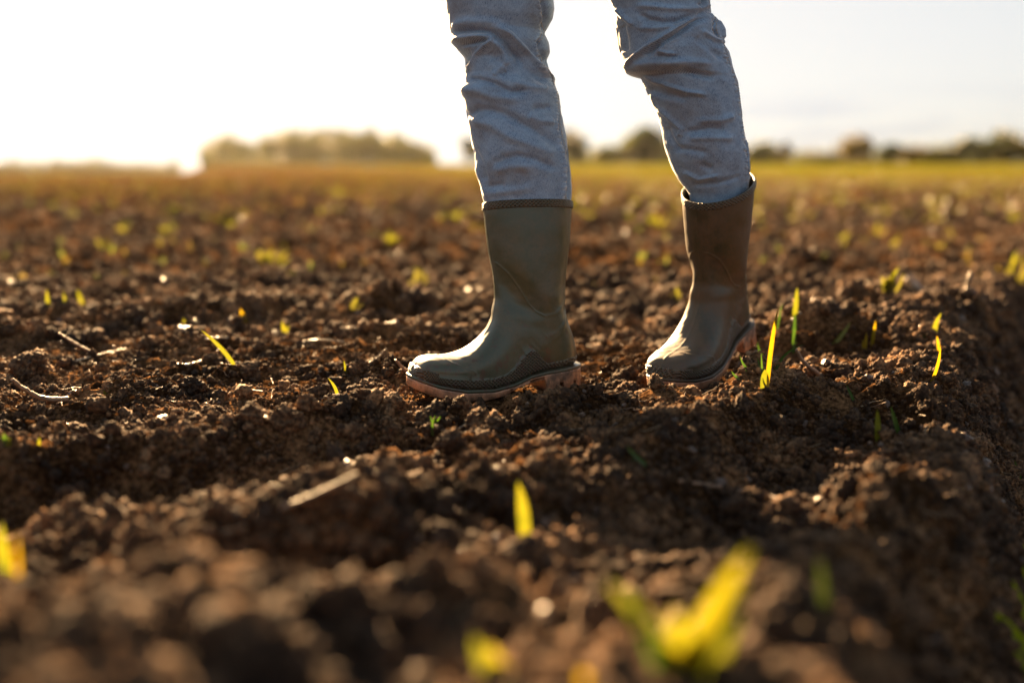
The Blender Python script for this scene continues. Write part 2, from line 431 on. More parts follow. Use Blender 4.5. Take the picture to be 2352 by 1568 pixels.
def height(x, y, sp):
    def w(lam): return sstep(1.2, 3.0, lam / np.maximum(sp, 1e-4))
    wx = x + 0.05 * pnoise(x, y, 0.3, 31); wy = y + 0.05 * pnoise(x, y, 0.3, 32)
    far = sstep(2.5, 9, y)
    h = 0.012 * pnoise(wx * 0.6, wy, 0.42, 1) * w(0.42) + 0.010 * pnoise(wx, wy, 0.17, 2) * w(0.17)
    h += 0.05 * pnoise(x * 0.35, y, 1.9, 3) * w(1.9) * far
    h += 0.035 * pnoise(x * 0.5, y, 0.9, 4) * w(0.9) * sstep(1.9, 3.5, y)
    for pts, a, hw in RIDGES + HOLLOWS:
        a = a * (1.5 if a < 0 else 1.25)
        P = [gp(p[0], p[1], max(a, 0) * 0.5) for p in pts]
        d, t, s = seg_dist(wx, wy, P)
        end = 1
        h += a * np.exp(-(d / hw) ** 2) * (0.75 + 0.5 * pnoise(x, y, 0.12, 9))
    rough = 0.55 + 0.9 * sstep(-0.35, 0.5, pnoise(x, y, 0.35, 6))
    rough = np.maximum(rough, sstep(0.0, 1.0, (1.2 - y) * 2.0) * 1.1)
    vx = x + 0.016 * pnoise(x, y, 0.04, 33) + 0.006 * pnoise(x, y, 0.015, 35); vy = y + 0.016 * pnoise(x, y, 0.04, 34) + 0.006 * pnoise(x, y, 0.015, 36)
    h += rough * (0.026 * lumps(vx, vy, 0.11, 11) * w(0.11) + 0.017 * lumps(vx, vy, 0.045, 15) * w(0.045)
                  + 0.0085 * lumps(vx, vy, 0.020, 19) * w(0.020))
    h += rough * 0.010 * (1 - 2.2 * np.abs(pnoise(x, y, 0.05, 37))) * w(0.05)
    h += 0.006 * pnoise(x, y, 0.03, 23) * w(0.03) + 0.0045 * pnoise(x, y, 0.014, 24) * w(0.014) + 0.0028 * pnoise(x, y, 0.007, 25) * w(0.007)
    h += near_rise(y) - 0.012
    h += far * 0.05 * lumps(x, y, 0.3, 41) * w(0.3)
    # trench along the right hand side
    d, t, s = seg_dist(x, y, TRENCH)
    sgn = np.where(s > 0, 1.0, -1.0) * d                      # positive right of the edge when walking towards the camera
    h += -0.20 * sstep(-0.02, 0.16, sgn) * (1 - sstep(3.0, 6.0, y)) + 0.10 * sstep(0.5, 0.9, sgn) * (1 - sstep(2, 4, y))
    # flattened soil under the two boots
    for O, T, N, s0, s1 in ((O1, T1, N1, -0.03, 0.235), (BALL2, T2, N2, -0.09, 0.10)):
        a_ = (x - O[0]) * T[0] + (y - O[1]) * T[1]; b_ = (x - O[0]) * N[0] + (y - O[1]) * N[1]
        dd = np.hypot(np.maximum(np.maximum(s0 - a_, a_ - s1), 0), np.maximum(np.abs(b_) - 0.03, 0))
        k = 1 - sstep(0.018, 0.10, dd)
        h = h * (1 - k) + k * (-0.0055 + h * 0.12)
        if O is O1: h -= 0.011 * np.exp(-((b_ - 0.085) / 0.035) ** 2) * sstep(-0.06, 0.0, a_) * (1 - sstep(0.24, 0.29, a_))
        else: h -= 0.009 * np.exp(-((b_ - 0.085) / 0.035) ** 2) * sstep(-0.16, -0.10, a_) * (1 - sstep(0.09, 0.13, a_))
    # lie of the land far away
    az = x / np.maximum(y, 1)
    rt = sstep(-0.335, -0.285, az)
    h += (1.75 * sstep(15, 250, y)) * rt - 0.0016 * np.maximum(y - 60, 0) * (1 - rt)
    return h
Z = height(GX, GY, SP)
V = np.stack([GX, GY, Z], -1).reshape(-1, 3)
ground = mesh_np('soil_ground', V, grid_faces(ny, nx), M_soil)
tag(ground, 'dark brown ploughed soil of lumps and furrows reaching to the horizon', None, None, 'structure')
az = GX / np.maximum(GY, 1)
veg = sstep(18, 75, GY + 6 * pnoise(GX * 0.3, GY, 8, 51)) * (0.12 + 0.88 * sstep(-0.30, 0.15, az)) * (0.72 + 0.45 * pnoise(GX * 0.2, GY, 5, 52))
veg = np.clip(veg + 0.8 * sstep(120, 200, GY), 0, 1) * sstep(0, 1, GY / 10)
at = ground.data.attributes.new('veg', 'FLOAT', 'POINT'); at.data.foreach_set('value', veg.astype(np.float32).ravel())
del V
def ground_z(x, y):
    x = np.asarray(x, float); y = np.asarray(y, float)
    i = np.clip(np.searchsorted(gx, x) - 1, 0, nx - 2); j = np.clip(np.searchsorted(gy, y) - 1, 0, ny - 2)
    fx = (x - gx[i]) / (gx[i + 1] - gx[i]); fy = (y - gy[j]) / (gy[j + 1] - gy[j])
    return (Z[j, i] * (1 - fx) + Z[j, i + 1] * fx) * (1 - fy) + (Z[j + 1, i] * (1 - fx) + Z[j + 1, i + 1] * fx) * fy
def on_ground(x, y):
    """first point of the soil on the sight line through picture pixel (x, y)"""
    r = ray(x, y); ks = np.geomspace(0.2, 300, 4500) / r[1]
    P = CAM[None, :] + r[None, :] * ks[:, None]
    below = np.nonzero(P[:, 2] < ground_z(P[:, 0], P[:, 1]))[0]
    return P[below[0]] if len(below) else P[-1]

# ------------------------------------------------------------------ crumbs and clods
def clod_mesh(name, seed, sub=4, rough=0.34, cuts=5, gloss=False):
    bm = bmesh.new(); bmesh.ops.create_icosphere(bm, subdivisions=sub, radius=1)
    rs = random.Random(seed); off = Vector((seed * 3.7, seed * 1.3, seed * 7.9))
    planes = [(Vector((rs.gauss(0, 1), rs.gauss(0, 1), rs.gauss(0, 1))).normalized(), rs.uniform(0.55, 0.85)) for _ in range(cuts)]
    sc = Vector((rs.uniform(0.8, 1.2), rs.uniform(0.75, 1.1), rs.uniform(0.6, 0.95)))
    for v in bm.verts:
        p = v.co.copy(); r = 1 + 0.30 * mn.noise(p * 1.1 + off)
        q = p * r
        for nrm, d in planes:
            e = q.dot(nrm) - d
            if e > 0: q -= nrm * e * 0.85
        q *= 1 + rough * (mn.fractal(p * 2.3 + off, 0.75, 2.1, 5)) * 1.1 + rough * 0.9 * abs(mn.noise(p * 5 + off)) - rough * 0.8 * abs(mn.noise(p * 2.6 - off))
        v.co = Vector((q.x * sc.x, q.y * sc.y, q.z * sc.z))
    me = bpy.data.meshes.new(name); bm.to_mesh(me); bm.free()
    me.polygons.foreach_set('use_smooth', np.ones(len(me.polygons), bool))
    me.materials.append(M_crumb_gloss if gloss else M_crumb)
    return me
crumb_src = bpy.data.collections.new('crumb_shapes')
for k in range(10):
    o = bpy.data.objects.new('crumb_shape', clod_mesh('crumb_shape', k + 1, 4 if k < 4 else 3, gloss=k >= 8)); crumb_src.objects.link(o)

def scatter(name, pts, scl, rot, idx, coll):
    me = bpy.data.meshes.new(name); me.vertices.add(len(pts)); me.vertices.foreach_set('co', np.asarray(pts, np.float32).ravel())
    a = me.attributes.new('scl', 'FLOAT_VECTOR', 'POINT'); a.data.foreach_set('vector', np.asarray(scl, np.float32).ravel())
    a = me.attributes.new('rot', 'FLOAT_VECTOR', 'POINT'); a.data.foreach_set('vector', np.asarray(rot, np.float32).ravel())
    a = me.attributes.new('idx', 'INT', 'POINT'); a.data.foreach_set('value', np.asarray(idx, np.int32))
    o = bpy.data.objects.new(name, me); link(o)
    g = bpy.data.node_groups.new(name, 'GeometryNodeTree')
    g.interface.new_socket('Geometry', in_out='INPUT', socket_type='NodeSocketGeometry')
    g.interface.new_socket('Geometry', in_out='OUTPUT', socket_type='NodeSocketGeometry')
    n, l = g.nodes, g.links
    gi, go = n.new('NodeGroupInput'), n.new('NodeGroupOutput')
    iop = n.new('GeometryNodeInstanceOnPoints'); ci = n.new('GeometryNodeCollectionInfo')
    ci.inputs['Collection'].default_value = coll; ci.inputs['Separate Children'].default_value = True; ci.inputs['Reset Children'].default_value = True
    def att(nm, ty):
        x = n.new('GeometryNodeInputNamedAttribute'); x.data_type = ty; x.inputs['Name'].default_value = nm; return x.outputs[0]
    l.new(gi.outputs[0], iop.inputs['Points']); l.new(ci.outputs[0], iop.inputs['Instance'])
    iop.inputs['Pick Instance'].default_value = True
    l.new(att('idx', 'INT'), iop.inputs['Instance Index'])
    l.new(att('rot', 'FLOAT_VECTOR'), iop.inputs['Rotation']); l.new(att('scl', 'FLOAT_VECTOR'), iop.inputs['Scale'])
    l.new(iop.outputs[0], go.inputs[0])
    md = o.modifiers.new('scatter', 'NODES'); md.node_group = g
    return o

def clear_of_boots(x, y, m=0.006):
    ok = np.ones(len(x), bool)
    for O, T, N, s0, s1, w in ((O1, T1, N1, -0.04, 0.245, 0.048), (BALL2, T2, N2, -0.18, 0.11, 0.05)):
        a_ = (x - O[0]) * T[0] + (y - O[1]) * T[1]; b_ = (x - O[0]) * N[0] + (y - O[1]) * N[1]
        ok &= ~((a_ > s0 - m) & (a_ < s1 + m) & (np.abs(b_) < w + m))
    return ok
def rand_points(n, ya, yb, half):
    y = ya * (yb / ya) ** rng.random(n) if yb / ya > 3 else rng.uniform(ya, yb, n)
    x = rng.uniform(-1, 1, n) * (half[0] + half[1] * y)
    return x, y
PX, PY, PS = [], [], []
for n, ya, yb, half, r0, r1, pw in (
        (135000, 0.30, 2.4, (0.25, 0.55), 0.0014, 0.0042, 2.2),
        (28000, 0.30, 3.2, (0.25, 0.58), 0.0035, 0.008, 2.6),
        (2300, 0.30, 3.6, (0.3, 0.6), 0.008, 0.018, 2.8),
        (7000, 0.32, 1.7, (0.25, 0.6), 0.005, 0.013, 1.8),
        (60000, 1.9, 9.0, (0.4, 0.62), 0.0045, 0.020, 3.0),
        (32000, 6.0, 40.0, (1.0, 0.66), 0.010, 0.040, 2.6)):
    x, y = rand_points(n, ya, yb, half)
    cl = pnoise(x, y, 0.22 if yb < 5 else 1.2, 61) + 0.5 * pnoise(x, y, 0.07, 62)
    keep = (rng.random(n) < 0.35 + 0.9 * sstep(-0.3, 0.5, cl))
    r = r0 + (r1 - r0) * rng.random(n) ** pw
    keep &= clear_of_boots(x, y) | (r < 0.0032) 
    PX.append(x[keep]); PY.append(y[keep]); PS.append(r[keep])
# fallen lumps down the trench side
x = rng.uniform(0.2, 1.5, 26000); y = rng.uniform(0.45, 3.0, 26000); k_ = (x < 0.25 + 0.62 * y) & (x > 0.14 + 0.31 * y); x, y = x[k_], y[k_]; k_ = clear_of_boots(x, y); x, y = x[k_], y[k_]
PX.append(x); PY.append(y); PS.append(0.0025 + 0.010 * rng.random(len(x)) ** 2.4)
PX = np.concatenate(PX); PY = np.concatenate(PY); PS = np.concatenate(PS); n = len(PX)
PZ = ground_z(PX, PY) + PS * rng.uniform(0.0, 0.55, n)
crumbs = scatter('soil_crumbs', np.stack([PX, PY, PZ], -1), PS[:, None] * rng.uniform(0.75, 1.25, (n, 3)), rng.uniform(0, 6.28, (n, 3)), np.where((rng.random(n) < 0.014) & (PS < 0.012), rng.integers(8, 10, n), rng.integers(0, 8, n)), crumb_src)
tag(crumbs, 'loose crumbs and small clods of brown soil covering the field', None, None, 'stuff')

clods = [  # centre px, width px, label
    (440, 888, 66, 'grey-brown flat-topped clod standing alone on level soil, behind the twig'),
    (655, 968, 72, 'largest smooth soft-edged clod on the crest of the shaded furrow ridge'),
    (575, 955, 60, 'low broad clod beside the largest one on the furrow ridge'),
    (1033, 1016, 58, 'soft-edged rounded clod in front of the near boot, just below its toe'),
    (968, 1068, 56, 'pointed dark clod with a bright rim, below the round clod before the near boot'),
    (895, 1090, 50, 'squat clod next to the pointed dark clod, at the edge of the shadowed hollow'),
    (1440, 862, 50, 'cracked clod standing upright at the toe of the farther boot'),
    (1508, 880, 44, 'smooth pinkish clod touching the toe of the farther boot'),
    (845, 912, 62, 'broad clod half sunk in soil ahead of the near boot toe'),
    (900, 925, 56, 'second broad clod, between the near boot toe and the half-sunk one'),
    (570, 850, 44, 'jagged lump on the level soil just past the leaning green blade'),
    (485, 826, 34, 'small pointed lump beside the whitish straw'),
    (1848, 818, 40, 'dark conical lump beside the brown twig at the farther heel'),
    (60, 845, 84, 'wide low clod at the picture edge above the thick curved twig'),
    (1610, 965, 70, 'soft wide clod in the lit ridge in front of the farther boot'),
    (2025, 850, 52, 'grey clod on the ridge among the short yellow shoots'),
    (740, 890, 34, 'small clod between the half-sunk clod and the flat-topped one'),
    (1395, 700, 60, 'dim blurred clod lying between the two boots'),
]
for k, (x, y, wpx, lab) in enumerate(clods):
    P = on_ground(x, y + wpx * 0.3)
    r = wpx * 0.54 * np.linalg.norm(P - CAM) / FPX
    o = bpy.data.objects.new('soil_clod', clod_mesh('soil_clod', 40 + k, 5, 0.24, 7)); link(o)
    o.location = (P[0], P[1] + r * 0.6, P[2] + r * 0.45)
    o.scale = (r, r * 0.9, r * 1.05); o.rotation_euler = (rng.uniform(-.3, .3), rng.uniform(-.3, .3), rng.uniform(0, 6))
    tag(o, lab, 'clod', 'large clods of soil')

# ------------------------------------------------------------------ person: boots
STN = [  # (A top/front s,z)  (B bottom/back s,z)  half width, squareness of the lower half (1 = oval)
    ((238.5, 35), (238.5, 33), 2, .6), ((237.5, 39), (237.5, 31.5), 12, .5), ((234, 46), (234, 29.5), 22, .42), ((228, 53.5), (228, 27.5), 30, .38),
    ((219, 59.5), (219, 25), 36, .36), ((207, 61.5), (206, 21.5), 41, .34), ((190, 60.5), (188, 17), 44.5, .34), ((170, 61), (168, 12.8), 46, .34),
    ((150, 66), (145, 10.0), 45, .34), ((134, 75), (122, 9), 43, .34), ((121, 86.5), (100, 10.5), 40, .36), ((110.5, 100), (78, 14.5), 37, .38),
    ((103.5, 117), (55, 22.5), 34.5, .40), ((100.5, 132), (30, 27.2), 33.5, .42), ((99, 143), (5, 29.5), 33.5, .46), ((98.8, 152), (-15, 31.2), 33.5, .55),
    ((99, 160), (-29, 34), 33.8, .72), ((99.3, 168), (-35.5, 48), 34.5, .9), ((99.8, 176), (-33.5, 64), 36, 1), ((100.5, 185), (-28, 80), 38, 1),
    ((101.6, 195), (-20.5, 98), 41, 1), ((103, 205), (-15.5, 120), 44, 1), ((104.8, 219), (-16, 145), 46, 1), ((106.3, 236), (-20, 176), 48, 1),
    ((107.6, 254), (-26, 211), 50, 1), ((108.5, 270), (-31, 247), 51.5, 1), ((109, 286), (-35, 285), 52.5, 1)]
SOLE_TOP = [(-45, 31.5), (-20, 31.4), (29, 27.2), (55, 22.7), (84, 13.5), (120, 9), (166, 12.3), (206, 21.5), (241, 34.5), (250, 38)]
FOX_TOP = [(-45, 47), (-20, 45.5), (26, 40.5), (34, 46), (41, 55), (48, 62), (55, 64), (62, 62), (72, 52), (86, 37.5), (100, 30.3), (120, 26.6), (153, 28), (188, 35), (225, 46.6), (245, 54)]
PANEL = [(121, 199), (110, 200), (99, 196), (85.5, 180), (71.6, 159), (57.5, 135), (46.2, 122.8), (32, 116), (14.7, 118.4), (0, 128), (-12, 140), (-30, 150)]
HEEL1 = [(52, 62), (44, 73.5), (27, 84), (9.6, 91), (-1, 102), (-8, 115), (-20, 135)]
HEEL2 = [(44, 60), (35.5, 69), (18, 77), (3.8, 88), (-3.5, 101), (-10, 112)]
TOECAP = [(203, 70), (198, 65), (185.5, 55.3), (169.4, 48.9), (155, 42.5), (147.5, 35.5), (145, 22)]

def build_boot(lean, tilt=0.0, NS=380, NU=220):
    """upper, rim band, foxing band, welt and sole in metres: s forward (x), lateral (y, + = side seen), z up"""
    st = np.array([[a[0], a[1], b[0], b[1], w, e] for a, b, w, e in STN])
    # spread samples evenly along the spine
    mid = (st[:, :2] + st[:, 2:4]) / 2
    seg = np.hypot(*(np.diff(st[:, :2], axis=0)).T) + np.hypot(*(np.diff(st[:, 2:4], axis=0)).T)
    cum = np.concatenate([[0], np.cumsum(seg)])
    dense = smooth_path(st, 4000); cd = np.interp(np.linspace(0, len(st) - 1, 4000), np.arange(len(st)), cum)
    tt = np.linspace(0, cum[-1], NS); D = np.stack([np.interp(tt, cd, dense[:, k]) for k in range(6)], 1)
    u = np.linspace(0, 2 * np.pi, NU, endpoint=False)
    cu, su = np.cos(u), np.sin(u)
    A, B, w, e = D[:, :2], D[:, 2:4], D[:, 4], D[:, 5]
    footish = 1 - sstep(12, 18, np.interp(tt, cum, np.arange(len(st))))
    et = 1 - 0.16 * footish
    ee = np.where(cu[None, :] > 0, et[:, None], e[:, None])
    al = np.sign(cu)[None, :] * np.abs(cu)[None, :] ** ee
    la = np.sign(su)[None, :] * np.abs(su)[None, :] ** ee * w[:, None]
    v = (1 - al) / 2
    S = A[:, 0:1] * (1 - v) + B[:, 0:1] * v; Zz = A[:, 1:2] * (1 - v) + B[:, 1:2] * v
    P = np.stack([S, la, Zz], -1)
    # normals by finite difference
    du = np.roll(P, -1, 1) - np.roll(P, 1, 1); ds = np.gradient(P, axis=0)
    Nn = np.cross(ds, du); Nn /= np.linalg.norm(Nn, axis=-1, keepdims=True) + 1e-9
    c = P.mean(axis=1, keepdims=True)
    sg = np.sign(((P - c) * Nn).sum(-1, keepdims=True)); sg[sg == 0] = 1
    flip = np.sign(sg.sum()); Nn = Nn * flip
    d = np.zeros(S.shape)
    def line(pts, amp, wd, step=0.0):
        nonlocal d
        dist, t, side = seg_dist(S, Zz, pts)
        mask = sstep(3, 14, np.abs(la))
        d += mask * amp * np.exp(-(dist / wd) ** 2)
        if step: d += mask * step * np.clip(1 - dist / 12, 0, 1) * sstep(-1.0, 1.0, dist * np.sign(side))
    line(PANEL, 0.55, 1.2, 0.3); line(HEEL1, 0.6, 1.4, 0.4); line(HEEL2, 0.6, 1.4); line(TOECAP, 0.5, 1.2, 0.5)
    front = (al > 0.2) & (S > 90)
    d += np.where(front, 0.6 * np.exp(-(la / 1.6) ** 2), 0)
    d += 0.55 * pnoise(S + la * 0.3, Zz + la * 0.8, 38, 71) + 0.18 * pnoise(S + la, Zz, 12, 72)
    # soft creases above the ankle
    for zc, sc_, a in ((150, 20, 0.7), (124, 60, -1.0), (108, 70, 0.8), (95, 88, -0.8), (140, 5, -0.6)):
        d += a * np.exp(-((Zz - zc - 0.25 * (S - 40)) / 9) ** 2) * np.exp(-((S - sc_) / 45) ** 2)
    fox_t = lerp_tab(S, FOX_TOP); so_t = lerp_tab(S, SOLE_TOP)
    inside = fox_t - Zz
    fox = sstep(-0.5, 0.7, inside) * (Zz > so_t - 6)
    d += 1.5 * fox
    groove = np.exp(-((Zz - so_t - 4.2) / 1.1) ** 2)
    d -= 0.9 * groove * (fox > 0.5)
    P = P + Nn * d[..., None]
    def bend(Q):
        Q = Q.copy(); zz = np.maximum(Q[..., 2] - 70, 0)
        Q[..., 2] += tilt * (37 - Q[..., 0]) * sstep(170, 285, Q[..., 2])
        Q[..., 2] -= lean * Q[..., 1] * sstep(140, 285, Q[..., 2])
        Q[..., 1] += lean * (zz - 30 * (1 - np.exp(-zz / 30)))
        return Q * 0.001
    uv = np.stack([S + 0.9 * np.abs(la) * (sstep(195, 236, S) + sstep(-5, -35, S)), Zz + np.zeros_like(la)], -1).reshape(-1, 2) * 0.001
    # inner wall of the shaft
    top = P[-1]; cen = top.mean(0)
    inn = []
    for back_ in (0, 8, 25, 50, 90):
        r_ = P[NS - 1 - back_]; q_ = r_ - r_.mean(0); inn.append(r_ - q_ / np.linalg.norm(q_, axis=1, keepdims=True) * 2.4)
    P2 = np.concatenate([P, np.stack(inn)], 0)
    uv = np.concatenate([uv, np.zeros((5 * NU, 2))], 0)
    Fq = grid_faces(len(P2), NU, True)
    fi = fox[:-1, :] + 0 * fox[1:, :]
    isfox = np.zeros((len(P2) - 1, NU), bool); isfox[:NS - 1] = fox[:-1] > 0.02
    isfox = isfox.reshape(-1)
    VV = bend(P2).reshape(-1, 3)
    out = {'upper': (VV, Fq[~isfox], uv), 'foxing': (VV, Fq[isfox], uv)}
    # rim band
    tang = np.roll(top, -1, 0) - np.roll(top, 1, 0); nr = np.stack([tang[:, 1], -tang[:, 0], 0 * tang[:, 0]], 1)
    nr /= np.linalg.norm(nr, axis=1, keepdims=True)
    if ((top - cen) * nr).sum() < 0: nr = -nr
    prof = [(0.1, -10.8), (1.0, -10.4), (1.5, -9.4), (1.5, -5), (1.4, 0.2), (1.0, 0.9), (0.2, 1.2), (-1.4, 1.0), (-2.5, 0.2), (-2.8, -8)]
    RB = np.stack([top + nr * a + np.array([0, 0, b]) for a, b in prof])
    arc = np.concatenate([[0], np.cumsum(np.linalg.norm(np.diff(top, axis=0), axis=1))])
    ruv = np.stack([np.stack([arc, np.full(NU, b)], 1) for a, b in prof]).reshape(-1, 2) * 0.001
    out['rim'] = (bend(RB).reshape(-1, 3), grid_faces(len(prof), NU, True), ruv)
    # welt and sole, cross strips from heel to toe
    half = [(-41, 0.01), (-40, 8), (-37.5, 15), (-33, 22), (-26, 27.5), (-16, 32), (-5, 34.5), (20, 34.5), (50, 33.5), (80, 36.5), (110, 41.5), (140, 46), (165, 47.5), (190, 45.5), (208, 41.5), (222, 35), (231, 28), (237, 20), (240.5, 11), (241.5, 0.01)]
    ss = np.concatenate([[-41, -40.5, -40, -39, -37.5, -35, -33], np.arange(-31, 231, 1.5), [231, 233, 235, 237, 238.5, 240, 241, 241.5]])
    steps = [(-22, -16.5), (1, 8)]
    extra = [x + q for pr in steps for x in pr for q in (-0.15, 0.15)] + [26.9, 27.2, 33.4]
    ss = np.unique(np.concatenate([ss, extra]))
    hw = np.interp(ss, [a for a, b in half], [b for a, b in half])
    zb = np.interp(ss, [-41, 20, 27, 33, 55, 81, 103, 137, 180, 215, 242], [-4.5, -4.5, -4, 16.5, 13.5, 7.5, -2, -5.5, -2, 7, 19])
    for a, b in steps: zb = np.where((ss > a) & (ss < b), 9.5, zb)
    zt = lerp_tab(ss, SOLE_TOP)
    dS, dW = np.gradient(ss), np.gradient(hw); L = np.hypot(dS, dW); nS, nW = -dW / L, dS / L
    def strips(prof):                                    # prof: list of (offset, z array)
        rows = []
        for off, z in prof: rows.append(np.stack([ss + nS * off, hw + nW * off, z], 1))
        for off, z in prof[::-1]: rows.append(np.stack([ss + nS * off, -(hw + nW * off), z], 1))
        G = np.stack(rows, 1); return bend(G).reshape(-1, 3), grid_faces(len(ss), G.shape[1], True)
    v1, f1 = strips([(-3, zt + 1.8), (0.4, zt + 1.8), (1.3, zt + 1.2), (1.7, zt - 0.4), (1.3, zt - 2.4), (0.6, zt - 3.2), (-3, zt - 3.3)])
    out['welt'] = (v1, f1, None)
    wob = 0.5 * np.sin(ss * 0.21) + 0.3 * np.sin(ss * 0.63 + 1)
    v2, f2 = strips([(-2, zt - 3.0), (1.0, zt - 3.0), (1.3, zt - 5), (1.2, (zt + zb) / 2), (1.8, zb + 1.2), (0.4, zb)])
    out['sole'] = (v2, f2, None)
    return out

person = empty('person', (0.1, 1.55, 0))
tag(person, 'person in faded blue jeans and muddy olive wellington boots standing on ploughed soil', 'person')
def place_boot(lean, M, dirty, label, tilt=0.0):
    e = empty('boot', (0, 0, 0), person); e['label'] = label
    e.matrix_parent_inverse = person.matrix_world.inverted()
    parts = build_boot(lean, tilt)
    e.matrix_world = M
    bpy.context.view_layer.update()
    def ob(nm, key, mat):
        v, f, uv = parts[key]; o = mesh_np(nm, v, f, mat, None, True, uv)
        o.parent = e; o.matrix_parent_inverse = Matrix.Identity(4)
        bm = bmesh.new(); bm.from_mesh(o.data)
        bmesh.ops.delete(bm, geom=[v for v in bm.verts if not v.link_faces], context='VERTS')
        bmesh.ops.recalc_face_normals(bm, faces=bm.faces); bm.to_mesh(o.data); bm.free()
        return o
    ob('upper', 'upper', M_rubber_dirty if dirty else M_rubber)
    ob('foxing_band', 'foxing', M_knurl); ob('rim_band', 'rim', M_knurl)
    ob('welt', 'welt', M_rubber_dirty if dirty else M_rubber); o = ob('sole', 'sole', M_gum)
    for p in o.data.polygons: p.use_smooth = abs(p.normal.z) < 0.3
    return e
def frame(T, N, O):
    return Matrix(((T[0], N[0], 0, O[0]), (T[1], N[1], 0, O[1]), (0, 0, 1, O[2]), (0, 0, 0, 1)))
person.matrix_world = Matrix.Translation((0.1, 1.55, 0)); bpy.context.view_layer.update()
M1 = frame(T1, N1, O1 + np.array([0, 0, 0.0]))
place_boot(-0.125, M1, False, 'cleaner boot standing flat, nearer the camera')
# second boot: toe down, heel lifted, pivoting on the ball
M2 = frame(T2, N2, BALL2 + np.array([0, 0, 0.004])) @ Matrix.Rotation(PITCH2, 4, 'Y') @ Matrix.Translation((-0.140, 0, 0.004))
place_boot(0.09, M2, True, 'dirtier boot with its heel lifted off the soil', 0.12)

# ------------------------------------------------------------------ person: jeans
CA = lambda p: (1750 + p[0] / 3.733, 0 + p[1] / 3.733)        # zoomed views -> photograph pixels
CB = lambda p: (1750 + p[0] / 3.563, 400 + p[1] / 3.563)
CC = lambda p: (2400 + p[0] / 3.618, 0 + p[1] / 3.618)
CD = lambda p: (2500 + p[0] / 3.563, 400 + p[1] / 3.563)
C1 = lambda p: (1550 + p[0] / 1.47, 0 + p[1] / 1.47)
leg1 = dict(rim=1185, shear=0.17,
    L=[(330, -60), (338, 0), (350, 60), (375, 180), (370, 212), (366, 235), (378, 258), (430, 320), (456, 350), (461, 400), (468, 440), (442, 490), (434, 530), (450, 580), (462, 620), (475, 720), (490, 800), (505, 880), (520, 970), (545, 1060), (552, 1120), (566, 1190), (570, 1330)],
    R=[(970, -60), (977, 0), (985, 50), (972, 110), (925, 188), (950, 250), (957, 300), (936, 352), (955, 410), (961, 465), (992, 512), (1008, 560), (1022, 650), (1042, 740), (1056, 830), (1070, 920), (1080, 1000), (1086, 1100), (1082, 1190), (1078, 1330)],
    folds=[
        (CA, [(230, 545), (450, 545), (650, 560), (850, 600), (980, 690), (1080, 810), (1250, 970)], 62, -5.5),
        (CA, [(230, 440), (500, 430), (800, 450), (1050, 540)], 90, 3.0),
        (CA, [(950, 520), (1100, 610), (1250, 760), (1450, 960), (1600, 1090), (1740, 1230)], 48, 4.5),
        (CA, [(1150, 930), (1400, 1130), (1620, 1290)], 100, -4.0),
        (CA, [(240, 650), (420, 640), (620, 620), (780, 610), (860, 660)], 45, 3.0),
        (CA, [(380, 730), (560, 720), (760, 690)], 35, -3.5),
        (CA, [(850, 680), (720, 760), (600, 880), (440, 1120)], 45, 3.0),
        (CA, [(450, 780), (480, 900), (440, 1000)], 60, -3.0),
        (CA, [(860, 700), (980, 850), (1060, 1040)], 60, 2.6),
        (CA, [(800, 840), (860, 960)], 70, -2.2), (CA, [(980, 1040), (850, 1180)], 50, 2.4), (CA, [(1020, 1120), (960, 1190)], 40, -2.0),
        (CA, [(420, 1230), (650, 1250), (850, 1310), (1100, 1430), (1320, 1410)], 62, -4.2),
        (CA, [(360, 1360), (600, 1400), (850, 1500), (1200, 1540)], 90, 3.2), (CA, [(1100, 1250), (1400, 1340), (1650, 1330)], 80, 2.6),
        (CB, [(430, 230), (560, 180), (750, 180), (950, 240), (1150, 340), (1400, 470), (1690, 650)], 85, -4.2),
        (CB, [(1280, 260), (1450, 320), (1650, 330)], 70, 2.6), (CB, [(1350, 170), (1600, 130)], 70, -2.6),
        (CB, [(500, 300), (800, 400), (1050, 560), (1400, 680), (1650, 780)], 90, 2.8),
        (CB, [(800, 930), (950, 840), (1150, 810), (1400, 860), (1680, 980)], 75, -3.4),
        (CB, [(850, 1010), (1050, 960), (1300, 960)], 80, 2.4), (CB, [(720, 1230), (950, 1190)], 60, -2.2), (CB, [(760, 1330), (1000, 1290), (1300, 1250)], 70, 1.8),
        (CB, [(520, 700), (640, 900), (700, 1150)], 60, -1.6), (CB, [(560, 950), (650, 1200), (720, 1400)], 40, 1.8),
        (CB, [(1730, 620), (1790, 900), (1800, 1150), (1790, 1400)], 40, 1.8), (CB, [(1860, 700), (1870, 1000), (1850, 1400)], 30, -3.0),
        (CA, [(1560, 60), (1620, 300), (1560, 470)], 50, -4.0), (CA, [(1480, 640), (1600, 900), (1640, 1000)], 45, -3.4)],
    seam=[(CA, (1470, -300)), (CA, (1480, 0)), (CA, (1530, 200)), (CA, (1560, 380)), (CA, (1540, 520)), (CA, (1475, 660)), (CA, (1490, 850)), (CA, (1510, 1010)), (CA, (1650, 1180)), (CA, (1760, 1350)), (CA, (1790, 1540)), (CB, (1700, 200)), (CB, (1690, 350)), (CB, (1745, 620)), (CB, (1790, 800)), (CB, (1802, 1100)), (CB, (1790, 1400)), (CB, (1785, 1600))])
